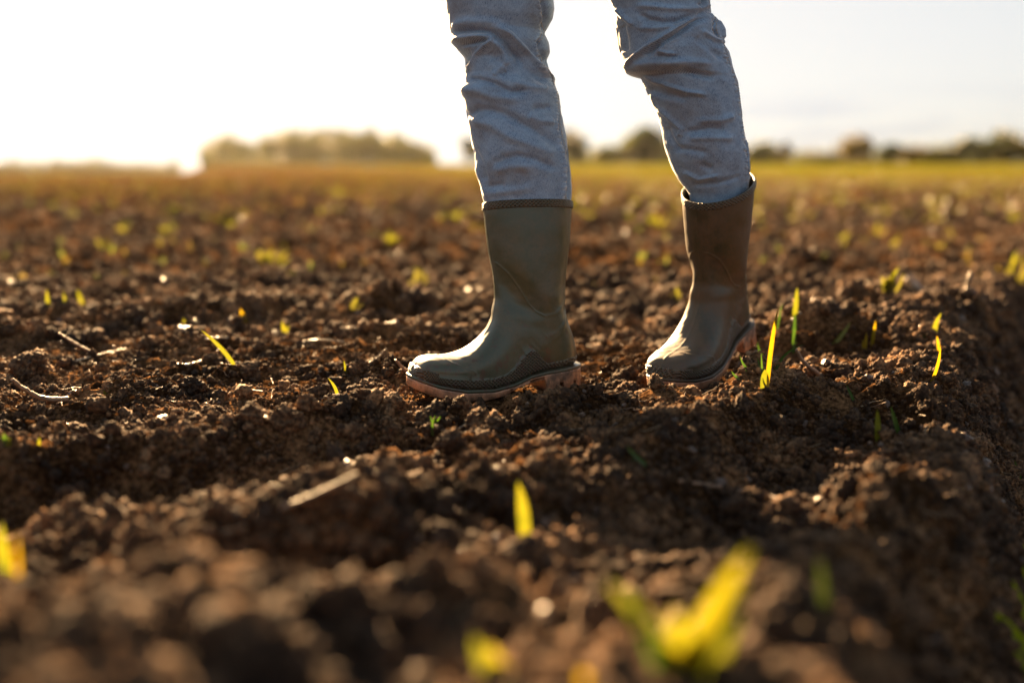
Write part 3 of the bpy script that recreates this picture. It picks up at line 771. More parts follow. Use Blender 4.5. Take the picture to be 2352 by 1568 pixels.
leg2 = dict(rim=1120, shear=0.20,
    L=[(1240, -70), (1290, 0), (1325, 80), (1335, 170), (1350, 260), (1365, 340), (1374, 390), (1385, 425), (1405, 443), (1440, 452), (1482, 460), (1492, 480), (1500, 505), (1530, 580), (1572, 660), (1600, 740), (1620, 850), (1650, 950), (1700, 1050), (1740, 1100), (1762, 1135), (1775, 1300)],
    R=[(1880, -70), (1905, 0), (1908, 80), (1950, 122), (1980, 180), (1988, 260), (2020, 310), (2040, 400), (2070, 490), (2085, 620), (2100, 760), (2120, 880), (2133, 980), (2138, 1040), (2125, 1135), (2100, 1300)],
    folds=[
        (CC, [(470, 300), (600, 390), (800, 440), (1000, 420), (1250, 330), (1450, 250)], 55, -4.0),
        (CC, [(450, 190), (650, 210), (900, 240), (1150, 230), (1350, 180), (1520, 100)], 60, 4.0),
        (CC, [(1330, 170), (1420, 120), (1470, 20)], 40, -4.5),
        (CC, [(200, 180), (300, 330), (410, 460)], 40, 3.2), (CC, [(260, 420), (300, 600), (320, 800)], 60, -3.2), (CC, [(470, 500), (700, 520), (950, 480)], 50, 2.2),
        (CC, [(1300, 300), (1100, 440), (850, 610), (620, 750), (450, 880), (330, 990)], 48, 4.5),
        (CC, [(1450, 330), (1200, 440), (950, 620), (720, 760), (560, 880)], 48, -5.2),
        (CC, [(1000, 640), (780, 740), (740, 830), (850, 870), (960, 880)], 38, 2.6), (CC, [(720, 890), (850, 910), (1000, 900)], 36, -2.6),
        (CC, [(1360, 530), (1550, 620), (1750, 640)], 50, 3.0), (CC, [(1250, 640), (1450, 760), (1680, 900)], 80, -3.0),
        (CC, [(1580, 330), (1570, 480), (1640, 600)], 40, -2.4), (CC, [(1680, 300), (1760, 420), (1780, 560)], 60, 2.6),
        (CC, [(400, 1010), (650, 1000), (900, 1000), (1200, 980), (1500, 1000)], 70, 3.2),
        (CC, [(780, 1100), (1000, 1090), (1250, 1120), (1520, 1180)], 55, -3.8),
        (CC, [(620, 1120), (720, 1220), (900, 1300), (1150, 1390), (1400, 1420)], 45, 3.6), (CC, [(640, 1300), (850, 1400), (1150, 1480)], 70, -3.6),
        (CD, [(950, 330), (1250, 320), (1480, 250)], 60, 2.6), (CD, [(780, 480), (1100, 430), (1330, 440)], 60, -3.6),
        (CD, [(820, 570), (1150, 560), (1450, 560)], 60, 2.2), (CD, [(640, 700), (850, 720), (1050, 760)], 60, -2.4),
        (CD, [(980, 920), (1150, 980)], 60, -2.6), (CD, [(780, 1030), (980, 1140), (1250, 1080)], 45, 2.6),
        (CD, [(900, 1210), (1250, 1180), (1600, 1080)], 50, -1.8), (CD, [(430, 130), (600, 320), (720, 440), (700, 540)], 40, 2.8), (CD, [(540, 400), (600, 560), (680, 700)], 40, -2.4),
        (CD, [(1700, 560), (1740, 800), (1740, 1050)], 28, 1.6)],
    seam=[(CC, (1500, -60)), (CC, (1530, 140)), (CC, (1600, 300)), (CC, (1570, 480)), (CC, (1700, 700)), (CC, (1770, 900)), (CC, (1870, 1110)), (CC, (1950, 1400)), (CD, (1610, 300)), (CD, (1650, 560)), (CD, (1690, 850)), (CD, (1705, 1100)), (CD, (1705, 1300))])

def build_leg(leg, depth, ncol=260, nrow=430, hip=None, seed=1):
    """rings read off the outline; depth(z) is the distance of the leg's axis"""
    yL = [p[1] for p in leg['L']]; ymax = leg['rim'] + 110; ymin = -60
    ys = np.linspace(ymax, ymin, nrow)
    xl = np.interp(ys, [p[1] for p in leg['L']], [p[0] for p in leg['L']]); xr = np.interp(ys, [p[1] for p in leg['R']], [p[0] for p in leg['R']])
    k = np.exp(-0.5 * (np.arange(-6, 7) / 1.7) ** 2); k /= k.sum()
    pad = lambda a: np.convolve(np.pad(a, 6, mode='edge'), k, 'valid')
    xl, xr = pad(xl), pad(xr)
    V = np.zeros((nrow, ncol, 3)); sx = np.zeros((nrow, ncol)); sy = np.zeros((nrow, ncol))
    th = np.linspace(0, 2 * np.pi, ncol, endpoint=False)
    for i, y in enumerate(ys):
        fxl, fy = src(xl[i], y, 1550, 0, 1.47); fxr, _ = src(xr[i], y, 1550, 0, 1.47)
        Y = 1.5
        for _ in range(4): Pm = at_Y((fxl + fxr) / 2, fy, Y); Y = depth(Pm[2])
        a = at_Y(fxl, fy, Y); b = at_Y(fxr, fy, Y)
        c = (a + b) / 2; hw = (b[0] - a[0]) / 2
        rim_y = leg['rim']; wsm = 0.80 + 0.14 * (1 - sstep(rim_y - 260, rim_y - 40, y)); sh = 1 - 0.05 * sstep(rim_y - 25, rim_y + 60, y)
        hw *= sh
        V[i, :, 0] = c[0] - hw * np.cos(th); V[i, :, 1] = Y - hw * wsm * np.sin(th) - leg['shear'] * hw * np.cos(th); V[i, :, 2] = c[2]
        # where each vertex of the front half falls in the photograph
        fx = fxl + (fxr - fxl) * (1 - np.cos(th)) / 2
        sx[i] = fx * 1.7415; sy[i] = fy * 1.7415
    back = np.sin(th)[None, :] < 0
    disp = np.zeros((nrow, ncol))
    endfade = np.abs(np.sin(th))[None, :] ** 0.5
    for f, pts, wd, amp in leg['folds']:
        k_ = 3.6; P = [f(p) for p in pts]
        d, t, s = seg_dist(sx, sy, P)
        wd_ = wd / k_ * 0.75
        taper = sstep(0, 0.18, t + 0.06) * sstep(0, 0.18, 1 - t + 0.06)
        g = 1.8 * amp * np.exp(-(d / wd_) ** 2) * taper
        disp += np.where(back, 0, g)
    # the side turned away: unread folds of the same kind
    u_ = th[None, :] * 0.07 + 0 * sx; v_ = V[:, :, 2]
    bk = 3.5 * pnoise(u_ * 0.6, v_ + u_ * 0.4, 0.05, 80 + seed) + 2.0 * pnoise(u_, v_ - 0.5 * u_, 0.03, 81 + seed)
    disp += np.where(back, bk * sstep(0, 0.5, -np.sin(th))[None, :], 0)
    disp += 0.9 * pnoise(u_ * 0.8, v_ + 0.3 * u_, 0.028, 90 + seed) + 0.55 * pnoise(u_, v_, 0.012, 91 + seed)
    # pressed side seam: narrow raised strip with puckers along it
    sp = [f(p) for f, p in leg['seam']]; d, t, s = seg_dist(sx, sy, sp); sgn = np.where(s > 0, 1, -1) * d
    seamz = np.where(back, 0, 2.0 * np.exp(-((sgn - 3) / 5.0) ** 2) - 2.2 * np.exp(-((sgn + 4.5) / 3.0) ** 2))
    puck = np.where(back, 0, 2.2 * np.exp(-(d / 11) ** 2) * pnoise(sx * 0.5, sy, 9, 95 + seed))
    disp += seamz + puck
    worn = np.where(back, 0, np.exp(-((sgn - 3) / 4.5) ** 2) * np.clip(0.45 + 1.1 * pnoise(sx * 0.6, sy, 11, 97 + seed), 0, 0.85))
    disp *= (1 - sstep(leg['rim'] - 60, leg['rim'] + 10, ys))[:, None] * 0.8 + 0.2
    nrm = np.zeros_like(V); nrm[:, :, 0] = -np.cos(th); nrm[:, :, 1] = -np.sin(th)
    V = V + nrm * (disp * 0.001)[..., None]
    # seam stitches
    st = []
    seam_px = smooth_path(sp, 700)
    return V, th, (sx, sy, seam_px), worn

RIM1 = np.array(M1 @ Vector((0.037, -0.125 * 0.185, 0.285))); RIM2 = np.array(M2 @ Vector((0.037, 0.09 * 0.185, 0.285)))
d1 = lambda z: RIM1[1] + (z - RIM1[2]) * 0.10
d2 = lambda z: RIM2[1] - (z - RIM2[2]) * 0.06
jV, jF, jU = [], [], []
off = 0
ST = []; WN = []
for leg, dep, hip, sd in ((leg1, d1, (0.02, 1.57), 1), (leg2, d2, (0.19, 1.60), 5)):
    Vg, th, (sx, sy, seam_px), worn = build_leg(leg, dep, seed=sd)
    nrow, ncol = Vg.shape[:2]
    # seam stitches: short raised threads beside the seam
    stitch_V, stitch_F, so_ = [], [], 0
    for offp in (-6.5, -13.0):
        dpx = np.gradient(seam_px, axis=0); nn = np.stack([dpx[:, 1], -dpx[:, 0]], 1); nn /= np.linalg.norm(nn, axis=1, keepdims=True)
        q = seam_px + nn * offp * -1
        arc = np.concatenate([[0], np.cumsum(np.linalg.norm(np.diff(q, axis=0), axis=1))])
        a = 0
        while a + 7 < arc[-1]:
            pp = []
            for aa in (a, a + 3.5, a + 7):
                x = np.interp(aa, arc, q[:, 0]); y = np.interp(aa, arc, q[:, 1])
                i = int(np.argmin(np.abs(sy[:, 0] - y))); half = ncol // 2
                j = int(np.argmin(np.abs(sx[i, :half] - x)))
                p = Vg[i, j] + np.array([-math.cos(th[j]), -math.sin(th[j]), 0]) * 0.0003
                pp.append(p)
            a += 10.5
            if np.linalg.norm(pp[0] - pp[2]) < 0.0008: continue
            v, f = tube(pp, [0.0005, 0.0006, 0.0005], 5)
            stitch_V.append(v); stitch_F.append([ff + so_ for ff in f]); so_ += len(v)
    ST.append((stitch_V, stitch_F))
    # carry the leg on above the picture up to the hips
    topc = Vg[-1].mean(0); rel = Vg[-1] - topc
    ex = []
    for k in range(1, 26):
        t = k / 25; zz = topc[2] + (0.90 - topc[2]) * t
        cc = np.array([topc[0] + (hip[0] - topc[0]) * sstep(0, 1, t), topc[1] + (hip[1] - topc[1]) * sstep(0, 1, t), zz])
        r = rel.copy(); r[:, 2] = 0
        ex.append(cc + r * (1 + 0.18 * t))
    Vg = np.concatenate([Vg, np.stack(ex)], 0)
    n2 = len(Vg); WN.append(np.concatenate([worn.ravel(), np.zeros((n2 - nrow) * ncol)]))
    jV.append(Vg.reshape(-1, 3)); jF.append(grid_faces(n2, ncol, True, off)); off += n2 * ncol
    uu = th[None, :] * 0.066 + 0 * Vg[:, :, 2]; jU.append(np.stack([uu, Vg[:, :, 2]], -1).reshape(-1, 2))
# seat of the jeans
th = np.linspace(0, 2 * np.pi, 80, endpoint=False); rows = []
for zz, a, b in ((0.78, 0.10, 0.09), (0.82, 0.155, 0.115), (0.88, 0.175, 0.13), (0.95, 0.17, 0.125), (1.0, 0.155, 0.115), (1.001, 0.15, 0.11)):
    rows.append(np.stack([0.105 + a * np.cos(th), 1.585 + b * np.sin(th), zz + 0 * th], -1))
G = np.stack(rows); jV.append(G.reshape(-1, 3)); jF.append(grid_faces(len(rows), 80, True, off)); off += G.shape[0] * 80
jU.append(np.stack([np.tile(th * 0.15, len(rows)), G[:, :, 2].ravel()], -1))
jeans = mesh_np('jeans', np.concatenate(jV), np.concatenate(jF), M_denim, None, True, np.concatenate(jU))
WN.append(np.zeros(G.shape[0] * 80)); at = jeans.data.attributes.new('worn', 'FLOAT', 'POINT'); at.data.foreach_set('value', np.concatenate(WN).astype(np.float32))
jeans.parent = person; jeans.matrix_parent_inverse = person.matrix_world.inverted()
for sV, sF in ST:
    Fall = [f for fs in sF for f in fs]
    q4 = np.concatenate([f for f in Fall if f.shape[1] == 4]); q3 = np.concatenate([f for f in Fall if f.shape[1] == 3])
    stc = mesh_np('seam_stitching', np.concatenate(sV), [q4, q3], M_stitch)
    stc.parent = jeans; stc.matrix_parent_inverse = Matrix.Identity(4)

# ------------------------------------------------------------------ blades and shoots
def blade_geo(base, tip, width, bow=0.0, droop=0.0, n=14, turn=0.0, blunt=0.25):
    base = Vector(base); tip = Vector(tip); ax = tip - base; L = ax.length
    side = Vector((math.cos(turn), math.sin(turn), 0))
    perp = ax.cross(Vector((0, 1, 0))).normalized() if L > 0 else Vector((1, 0, 0))
    V = []
    for i in range(n + 1):
        t = i / n
        p = base + ax * t + perp * (bow * L * 4 * t * (1 - t)) + Vector((0, -1, 0)) * (droop * L * t * t)
        w = width * 0.5 * min(1, 0.55 + t * 1.8) * (1 - max(0, (t - 0.45) / 0.55) ** 2.2) + width * 0.02
        sd = (side + Vector((0, 0.25 * math.sin(t * 3), 0))).normalized()
        V += [p - sd * w, p + Vector((0, w * 0.35, 0)), p + sd * w]
    F = grid_faces(n + 1, 3)
    return np.array([tuple(v) for v in V]), F
def blade_thing(name, parts, label, cat='grass blade', group=None, part='leaf'):
    """parts: list of (base, tip, width, kwargs, material); one leaf = the thing itself, more = parts"""
    b0 = Vector(parts[0][0])
    def mk(nm, p, parent):
        v, f = blade_geo(p[0], p[1], p[2], **p[3]); v = v - np.array(b0)
        o = mesh_np(nm, v, f, p[4]); 
        if parent: o.parent = parent
        else: o.location = b0
        return o
    if len(parts) == 1: o = mk(name, parts[0], None)
    else:
        o = empty(name, b0)
        for p in parts: mk(part, p, o)
    tag(o, label, cat, group)
    return o
def pxblade(bx, by, tx, ty, wpx, mat=None, dy=0.0, sink=0.006, **kw):
    P = on_ground(bx, by); T = at_Y(tx, ty, P[1] + dy)
    dd = np.linalg.norm(P - CAM)
    T[2] = max(T[2], P[2] + 0.002)
    if T[2] > P[2] + 0.012 and wpx < 20: T[2] += 0.003
    return (tuple(P - np.array([0, 0, sink])), tuple(T), (0.82 if wpx < 20 else 1.0) * wpx * dd / FPX, kw, mat or M_blade)
G_ = M_blade_green; A_ = M_blade_amber
SH = 'young shoots near the boots'
blade_thing('shoot', [pxblade(1762, 893, 1788, 708, 13, A_, bow=0.02), pxblade(1757, 893, 1757, 848, 21, M_blade), pxblade(1753, 870, 1748, 815, 6, G_), pxblade(1784, 760, 1796, 700, 5, G_, sink=0)],
            'tall amber-yellow shoot with a wide cut sheath at its foot, beside the farther boot', 'shoot', SH)
blade_thing('shoot', [pxblade(1823, 812, 1826, 722, 10, G_), pxblade(1825, 735, 1831, 664, 14, M_blade, sink=0)],
            'upright blade with dark green stalk and glowing yellow tip behind the amber shoot', 'shoot', SH)
blade_thing('shoot', [pxblade(1888, 806, 1953, 743, 17, M_blade, bow=-0.06, dy=0.03)], 'slanting yellow blade lying over towards the trench, beside the dark conical lump', 'shoot', SH)
blade_thing('shoot', [pxblade(1987, 807, 1990, 768, 8, A_), pxblade(1983, 807, 1982, 783, 6, A_)], 'tiny twin orange spikes next to a slightly taller spike', 'shoot', SH)
blade_thing('shoot', [pxblade(2002, 798, 2011, 740, 9, A_)], 'single straight orange spike just beyond the tiny twin spikes', 'shoot', SH)
blade_thing('shoot', [pxblade(2133, 882, 2160, 800, 10, A_, bow=-0.06), pxblade(2158, 812, 2152, 775, 9, A_, sink=0)], 'curved amber blade with a kinked tip on the ridge edge near the trench', 'shoot', SH)
blade_thing('shoot', [pxblade(2148, 776, 2162, 722, 15, M_blade, bow=0.1), pxblade(2150, 790, 2122, 772, 9, G_, bow=0.15), pxblade(2150, 795, 2130, 800, 7, G_)],
            'shiny bent blade with two dark basal leaves, above the curved amber blade', 'shoot', SH)
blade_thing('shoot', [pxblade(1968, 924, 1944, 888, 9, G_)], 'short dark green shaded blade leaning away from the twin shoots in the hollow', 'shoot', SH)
blade_thing('shoot', [pxblade(2018, 1012, 2015, 946, 17, M_blade)], 'soft-edged bright yellow upright blade standing in the shadow', 'shoot', SH)
blade_thing('shoot', [pxblade(2068, 996, 2046, 938, 13, G_)], 'soft-edged dark green blade next to the bright yellow upright one', 'shoot', SH)
blade_thing('shoot', [pxblade(545, 842, 462, 762, 14, M_blade, bow=-0.05)], 'long yellow-green blade arching over beside a bleached husk', 'shoot', SH)
blade_thing('shoot', [pxblade(776, 909, 753, 872, 9, M_blade, bow=-0.1), pxblade(772, 906, 762, 898, 6, M_white)], 'small curved yellow blade between two clods ahead of the near boot', 'shoot', SH)
blade_thing('shoot', [pxblade(797, 858, 790, 832, 6, M_blade)], 'tiny pale blade poking from a clod ahead of the near boot', 'shoot', SH)
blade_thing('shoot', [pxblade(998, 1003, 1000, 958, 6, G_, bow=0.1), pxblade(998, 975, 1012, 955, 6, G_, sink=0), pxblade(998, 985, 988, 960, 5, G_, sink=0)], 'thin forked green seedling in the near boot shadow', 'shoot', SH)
blade_thing('shoot', [pxblade(1206, 1258, 1190, 1106, 27, M_blade, bow=-0.03)], 'wide bright yellow out-of-focus blade standing alone before the near boot', 'shoot', SH)
blade_thing('shoot', [pxblade(26, 1335, 4, 1200, 22, M_blade, bow=0.05), pxblade(40, 1335, 36, 1240, 10, A_)], 'bright blurred yellow shoot at the side edge of the dark hollow', 'shoot', SH)
blade_thing('shoot', [pxblade(1505, 1068, 1440, 1030, 18, G_, bow=0.05), pxblade(1475, 1058, 1450, 1052, 12, G_)], 'small flattened green leaf lying on the grey shaded ridge', 'shoot', SH)
blade_thing('shoot', [pxblade(1130, 912, 1086, 910, 11, M_blade, bow=0.06, dy=-0.01), pxblade(1120, 907, 1160, 911, 4, M_straw)], 'fallen yellow-green leaf with a dry stem against the near boot sole', 'leaf', SH)
blade_thing('shoot', [pxblade(111, 715, 107, 668, 9), ], 'lone upright yellow-green blade, first of three in a row past the thin twig', 'shoot', SH)
blade_thing('shoot', [pxblade(156, 712, 150, 684, 9), pxblade(150, 712, 146, 672, 5)], 'shortest of the three upright blades in a row past the thin twig', 'shoot', SH)
blade_thing('shoot', [pxblade(193, 710, 178, 668, 10)], 'tilted blade ending the row of three past the thin twig', 'shoot', SH)
blade_thing('shoot', [pxblade(566, 742, 552, 712, 12, A_)], 'blurred orange leaf tip in the soil beyond the long arching blade', 'shoot', SH)
blade_thing('shoot', [pxblade(655, 770, 648, 740, 9), pxblade(652, 770, 662, 750, 9)], 'small blurred two-leaved seedling beyond the jagged lump', 'shoot', SH)
blade_thing('shoot', [pxblade(425, 752, 422, 735, 8)], 'stubby yellow tip just above the bleached husk', 'shoot', SH)
blade_thing('shoot', [pxblade(245, 908, 252, 892, 8, G_), pxblade(246, 908, 238, 896, 8)], 'tiny red-and-green seedling beside the thick curved twig', 'shoot', SH)
blade_thing('shoot', [pxblade(88, 1022, 90, 1004, 7)], 'short blurred green stub on the furrow ridge beside the dark hollow', 'shoot', SH)
blade_thing('shoot', [pxblade(20, 1028, 8, 1000, 14, G_), pxblade(16, 1026, 22, 1006, 10)], 'blurred green tuft at the end of the furrow ridge by the picture edge', 'shoot', SH)
M_lit_edge = leaf_material('lit_edge_leaf', (0.20, 0.26, 0.010), (0.34, 0.36, 0.014), 0.5)  # brightened leaf: sunlight put into the colour of tufts lying in shade
M_shade_toned = leaf_material('shade_toned_leaf', (0.012, 0.020, 0.003), (0.022, 0.032, 0.004), 0.3)  # shade put into the colour; the leaf itself stands in sun
M_near = leaf_material('near_leaf', (0.0702, 0.081, 0.00324), (0.1458, 0.1242, 0.00432), 0.55)
M_near_pale = leaf_material('near_leaf_green', (0.03456, 0.04896, 0.003456), (0.08064, 0.08352, 0.00576), 0.5)
# big defocused plant close to the lens
F_ = dict(n=18)
blade_thing('grass_tuft', [pxblade(1560, 1570, 1722, 1262, 56, M_near, dy=-0.02, bow=0.04, **F_), pxblade(1615, 1570, 1702, 1340, 52, M_near_pale, dy=-0.03, **F_), pxblade(1560, 1565, 1392, 1335, 46, M_near_pale, dy=0.0, bow=-0.08, **F_),
                           pxblade(1590, 1568, 1550, 1400, 60, M_near, dy=-0.02, **F_), pxblade(1570, 1568, 1640, 1420, 60, M_near, dy=-0.03, **F_), pxblade(1540, 1570, 1450, 1360, 30, M_blade_green, **F_), pxblade(1600, 1575, 1520, 1470, 60, M_near, dy=-0.02, **F_)],
            'large glowing yellow-green tuft of broad leaves, very close and out of focus', 'grass tuft')
blade_thing('grass_tuft', [pxblade(1165, 1600, 1088, 1462, 46, M_near_pale), pxblade(1180, 1600, 1125, 1480, 40, M_near)], 'broad blurred green leaf cut by the bottom edge, beside the amber blob', 'grass tuft')
blade_thing('grass_tuft', [pxblade(1375, 1578, 1440, 1520, 42, A_), pxblade(1370, 1578, 1335, 1540, 34, A_)], 'low amber blurred leaf pair between the big glowing tuft and the broad leaf', 'grass tuft')
blade_thing('grass_tuft', [pxblade(2400, 1340, 2235, 1185, 56, M_lit_edge, dy=-0.02, bow=-0.05), pxblade(2420, 1400, 2320, 1240, 40, M_lit_edge), pxblade(2410, 1420, 2350, 1300, 26, M_lit_edge)], 'blurred yellow-green tuft leaning in over the dark trench, the upper one', 'grass tuft')
blade_thing('grass_tuft', [pxblade(2380, 1550, 2290, 1405, 60, M_lit_edge, dy=-0.02), pxblade(2370, 1500, 2205, 1385, 16, M_lit_edge, bow=0.06), pxblade(2370, 1580, 2330, 1490, 36, M_lit_edge), pxblade(2400, 1500, 2325, 1330, 20, M_lit_edge)], 'blurred yellow-green tuft at the bottom corner of the trench, lower one', 'grass tuft')
blade_thing('grass_tuft', [pxblade(1900, 1420, 1882, 1280, 22, M_shade_toned, dy=-0.01)], 'dim olive leaf coloured as if in deep shade beside the big glowing tuft', 'grass tuft')
blade_thing('grass_tuft', [pxblade(2350, 1130, 2300, 1080, 12, G_), pxblade(2352, 1120, 2330, 1060, 10, G_), pxblade(2360, 1140, 2310, 1110, 10, G_)], 'dark feathery green weed on the trench side', 'grass tuft')
# grass flattened behind the farther boot
ps = []
for bx, by, tx, ty, w, m, bw in ((1830, 800, 1720, 855, 10, G_, .12), (1780, 850, 1850, 795, 11, G_, .16), (1745, 862, 1712, 848, 11, G_, .1), (1800, 835, 1740, 790, 8, G_, .2), (1720, 870, 1680, 852, 10, G_, .1),
                               (1790, 828, 1728, 820, 9, G_, -.1), (1770, 862, 1740, 825, 8, G_, .1), (1830, 800, 1880, 797, 7, G_, .05), (1760, 870, 1705, 872, 9, G_, .08), (1742, 850, 1700, 822, 8, G_, .15)):
    ps.append(pxblade(bx, by, tx, ty, w, m, bow=bw))
blade_thing('grass_tuft', ps, 'sprawling dark green grass tuft pressed flat behind the farther boot', 'grass tuft')
# named clumps in the middle distance
def clump(x, y, hpx, n, spread, label, mats=(M_field, M_field, M_blade), rs=1, cat='seedling tuft', group='seedlings across the field', lean=0):
    P = on_ground(x, y); dd = np.linalg.norm(P - CAM); k = dd / FPX; r = random.Random(rs)
    ps = []
    for i in range(n):
        a = r.uniform(-1, 1); b = (P[0] + r.uniform(-.15, .15) * spread * k, P[1] + r.uniform(-.1, .1) * spread * k, P[2] - 0.004)
        t = (P[0] + (a + 0.9 * lean) * spread * k, P[1] + r.uniform(-.6, .6) * spread * k, P[2] + hpx * k * r.uniform(0.5, 1.0) * (1 - 0.35 * abs(a)))
        ps.append((b, t, max(0.003, hpx * k * r.uniform(0.10, 0.17)), dict(bow=r.uniform(-.12, .12), turn=r.uniform(-.7, .7), n=6), r.choice(mats)))
    return blade_thing('seedling_tuft', ps, label, cat, group)
MC = [
    (628, 612, 55, 13, 42, 'widest bright seedling tuft in the soft field beyond the near boot toe'), (963, 662, 52, 11, 26, 'dense square yellow tuft closest to the shin of the near boot'),
    (898, 562, 39, 11, 30, 'pale yellow tuft beyond the square tuft, level with the boot leg'), (812, 712, 38, 4, 26, 'low sparse tuft with broad leaves short of the square tuft'),
    (282, 540, 32, 8, 14, 'round bright tuft in the open field near the round-topped wood'), (235, 575, 39, 8, 14, 'narrow tuft just short of the round bright tuft'),
    (82, 636, 20, 3, 8, 'small upright tuft close to the row of three blades'), (470, 608, 24, 3, 8, 'narrow stub tuft beside the widest bright tuft'),
    (1512, 525, 46, 11, 40, 'broad pale tuft between the two boots at mid height'), (1530, 558, 26, 4, 16, 'small tuft just short of the broad pale tuft between the boots'),
    (1365, 668, 36, 3, 12, 'narrow upright tuft near the calf of the near boot'), (1553, 690, 36, 4, 14, 'bright tuft touching the outline of the farther boot shaft'),
    (1583, 718, 28, 3, 16, 'pale leaves low against the farther boot instep'), (2045, 682, 92, 9, 30, 'tall bent seedling with thick yellow leaves in the soft field past the farther boot'),
    (2335, 655, 75, 11, 34, 'bushy yellow-green tuft at the lip of the trench'), (1935, 560, 40, 4, 18, 'upright tuft with a pale pebble at its foot'),
    (2018, 545, 36, 4, 18, 'first of two matching upright tufts in the far soil'), (2058, 575, 48, 4, 16, 'taller of two matching upright tufts in the far soil'),
    (2160, 575, 26, 4, 12, 'lone round tuft beyond the bent seedling'), (1855, 505, 30, 4, 18, 'round tuft beyond the farther boot, nearest its rim'),
    (1822, 512, 26, 4, 22, 'flat tuft beside the round one nearest the farther rim'), (1875, 700, 18, 4, 26, 'low spread tuft between the amber shoot and the bent seedling'),
    (2330, 512, 34, 5, 20, 'pale upright tuft by the picture edge above the trench'), (720, 530, 22, 4, 16, 'dim tuft in the glow beyond the near boot toe'),
    (545, 500, 30, 6, 34, 'wide dim tuft in the sunlit field before the wood'), (1060, 505, 24, 4, 20, 'dim tuft just beside the rim of the near boot')]
for k, c in enumerate(MC): clump(*c, rs=100 + k)
# the rest of the seedlings one can still count
rr = random.Random(5)
nl = {2: 'two-leaved', 3: 'three-leaved', 4: 'four-leaved', 5: 'five-leaved'}
used = set()
for k in range(250):
    y = 405 + 250 * rr.random() ** 1.35; x = rr.uniform(-20, 2372)
    if 940 < x < 1340 and y > 440 and rr.random() < 0.75: continue
    if 1560 < x < 1745 and y > 440: continue
    side = 'by the low tree line' if x < 450 else 'before the dense wood' if x < 940 else 'behind the near boot' if x < 1340 else 'between the boots' if x < 1760 else 'before the big round tree' if x < 2100 else 'towards the trench'
    dist = 'far off' if y < 450 else 'beyond mid-field' if y < 500 else 'in mid-field' if y < 560 else 'in nearer soil'
    for _ in range(30):
        n = rr.choice((2, 3, 4, 5)); col = rr.choice(('pale green', 'amber', 'yellow')); size, sk = rr.choice((('tiny', 0.7), ('small', 1.0), ('stout', 1.35))); ln, lk = rr.choice((('upright', 0), ('tilted woodwards', -1), ('tilted trenchwards', 1)))
        lab = f'{size} {col} {nl[n]} seedling {ln}, {dist}, {side}'
        if lab not in used: break
    used.add(lab)
    clump(x, y, 17 * sk * (0.6 + (y - 400) / 300), n, rr.uniform(7, 13), lab, {'pale green': (M_blade_pale,), 'amber': (M_field_amber,), 'yellow': (M_field,)}[col], rs=300 + k, lean=lk)
# uncountable far seedlings
sh_src = bpy.data.collections.new('seedling_shapes')
for k in range(4):
    r = random.Random(900 + k); VV, FF, o_ = [], [], 0
    for i in range(5):
        v, f = blade_geo((r.uniform(-.1, .1), r.uniform(-.1, .1), 0), (r.uniform(-.7, .7), r.uniform(-.7, .7), r.uniform(.6, 1)), 0.25, bow=r.uniform(-.1, .1), n=4, turn=r.uniform(-1.5, 1.5))
        VV.append(v); FF.append(f + o_); o_ += len(v)
    o = mesh_np('seedling_shape', np.concatenate(VV), np.concatenate(FF), M_blade); scene.collection.objects.unlink(o); sh_src.objects.link(o)
x, y = rand_points(45000, 5, 110, (1, 0.7))
keep = rng.random(len(x)) < sstep(3, 30, y) * (0.35 + 0.65 * sstep(-0.3, 0.3, x / y)) * sstep(-0.4, 0.5, pnoise(x, y, 3.0, 77) + 0.3)
x, y = x[keep], y[keep]; n = len(x); s = rng.uniform(0.03, 0.075, n)
sd = scatter('distant_seedlings', np.stack([x, y, ground_z(x, y) - 0.004], -1), s[:, None] * np.ones((1, 3)), np.stack([0 * s, 0 * s, rng.uniform(0, 6.28, n)], -1), rng.integers(0, 4, n), sh_src)
tag(sd, 'thin haze of yellow-green seedlings covering the far field', None, None, 'stuff')

# ------------------------------------------------------------------ straw, twigs, husks
def stick(name, pts, r, mat, label, cat, lift=0.004, group=None, ry=None):
    """pts px (x, y[, extra height]); each lies on the soil"""
    P0 = on_ground(*pts[0][:2]); W = []
    for p in pts:
        if len(p) > 2: q = at_Y(p[0], p[1], P0[1] + p[2])
        else: q = on_ground(p[0], p[1]) + np.array([0, 0, lift])
        W.append(q)
    W = smooth_path(W, 24); dd = np.linalg.norm(W[0] - CAM)
    rad = [r * dd / FPX * (1.15 - 0.4 * i / 23 + 0.08 * math.sin(i * 1.7)) for i in range(24)]
    W = W + 0.3 * r * dd / FPX * rng.normal(0, 1, W.shape) * 0.4
    v, f = tube(W - W[0], rad, 8)
    o = mesh_np(name, v, f, mat); o.location = W[0]; tag(o, label, cat, group); return o
TG = 'dry stalks lying on the soil'
stick('twig', [(225, 822), (180, 793, .0), (135, 765, .01)], 3.2, M_twig, 'thin straight dark twig sticking up out of the level soil', 'twig', group=TG)
stick('twig', [(158, 923), (100, 915, -.01), (60, 895, -.02), (28, 872, -.03)], 5.0, M_dull_straw, 'thick curved pale twig by the picture edge above the ridge', 'twig', group=TG)
stick('twig', [(640, 1178), (700, 1145, .0), (760, 1118, .01), (820, 1088, .02)], 5.5, M_dull_straw, 'blurred pale stalk rising over the shadowed hollow', 'twig', group=TG)
stick('straw', [(478, 1228), (508, 1222, 0), (536, 1216, 0), (562, 1210, 0)], 5.5, M_straw, 'glinting pale straw at the foot of the blurred stalk', 'straw', group=TG)
stick('straw', [(170, 836), (220, 822), (290, 806)], 3, M_straw, 'thin flat straw lying behind the dark straight twig', 'straw', group=TG)
stick('straw', [(400, 841), (430, 843), (462, 834)], 3, M_white, 'short pale straw before the small pointed lump', 'straw', group=TG)
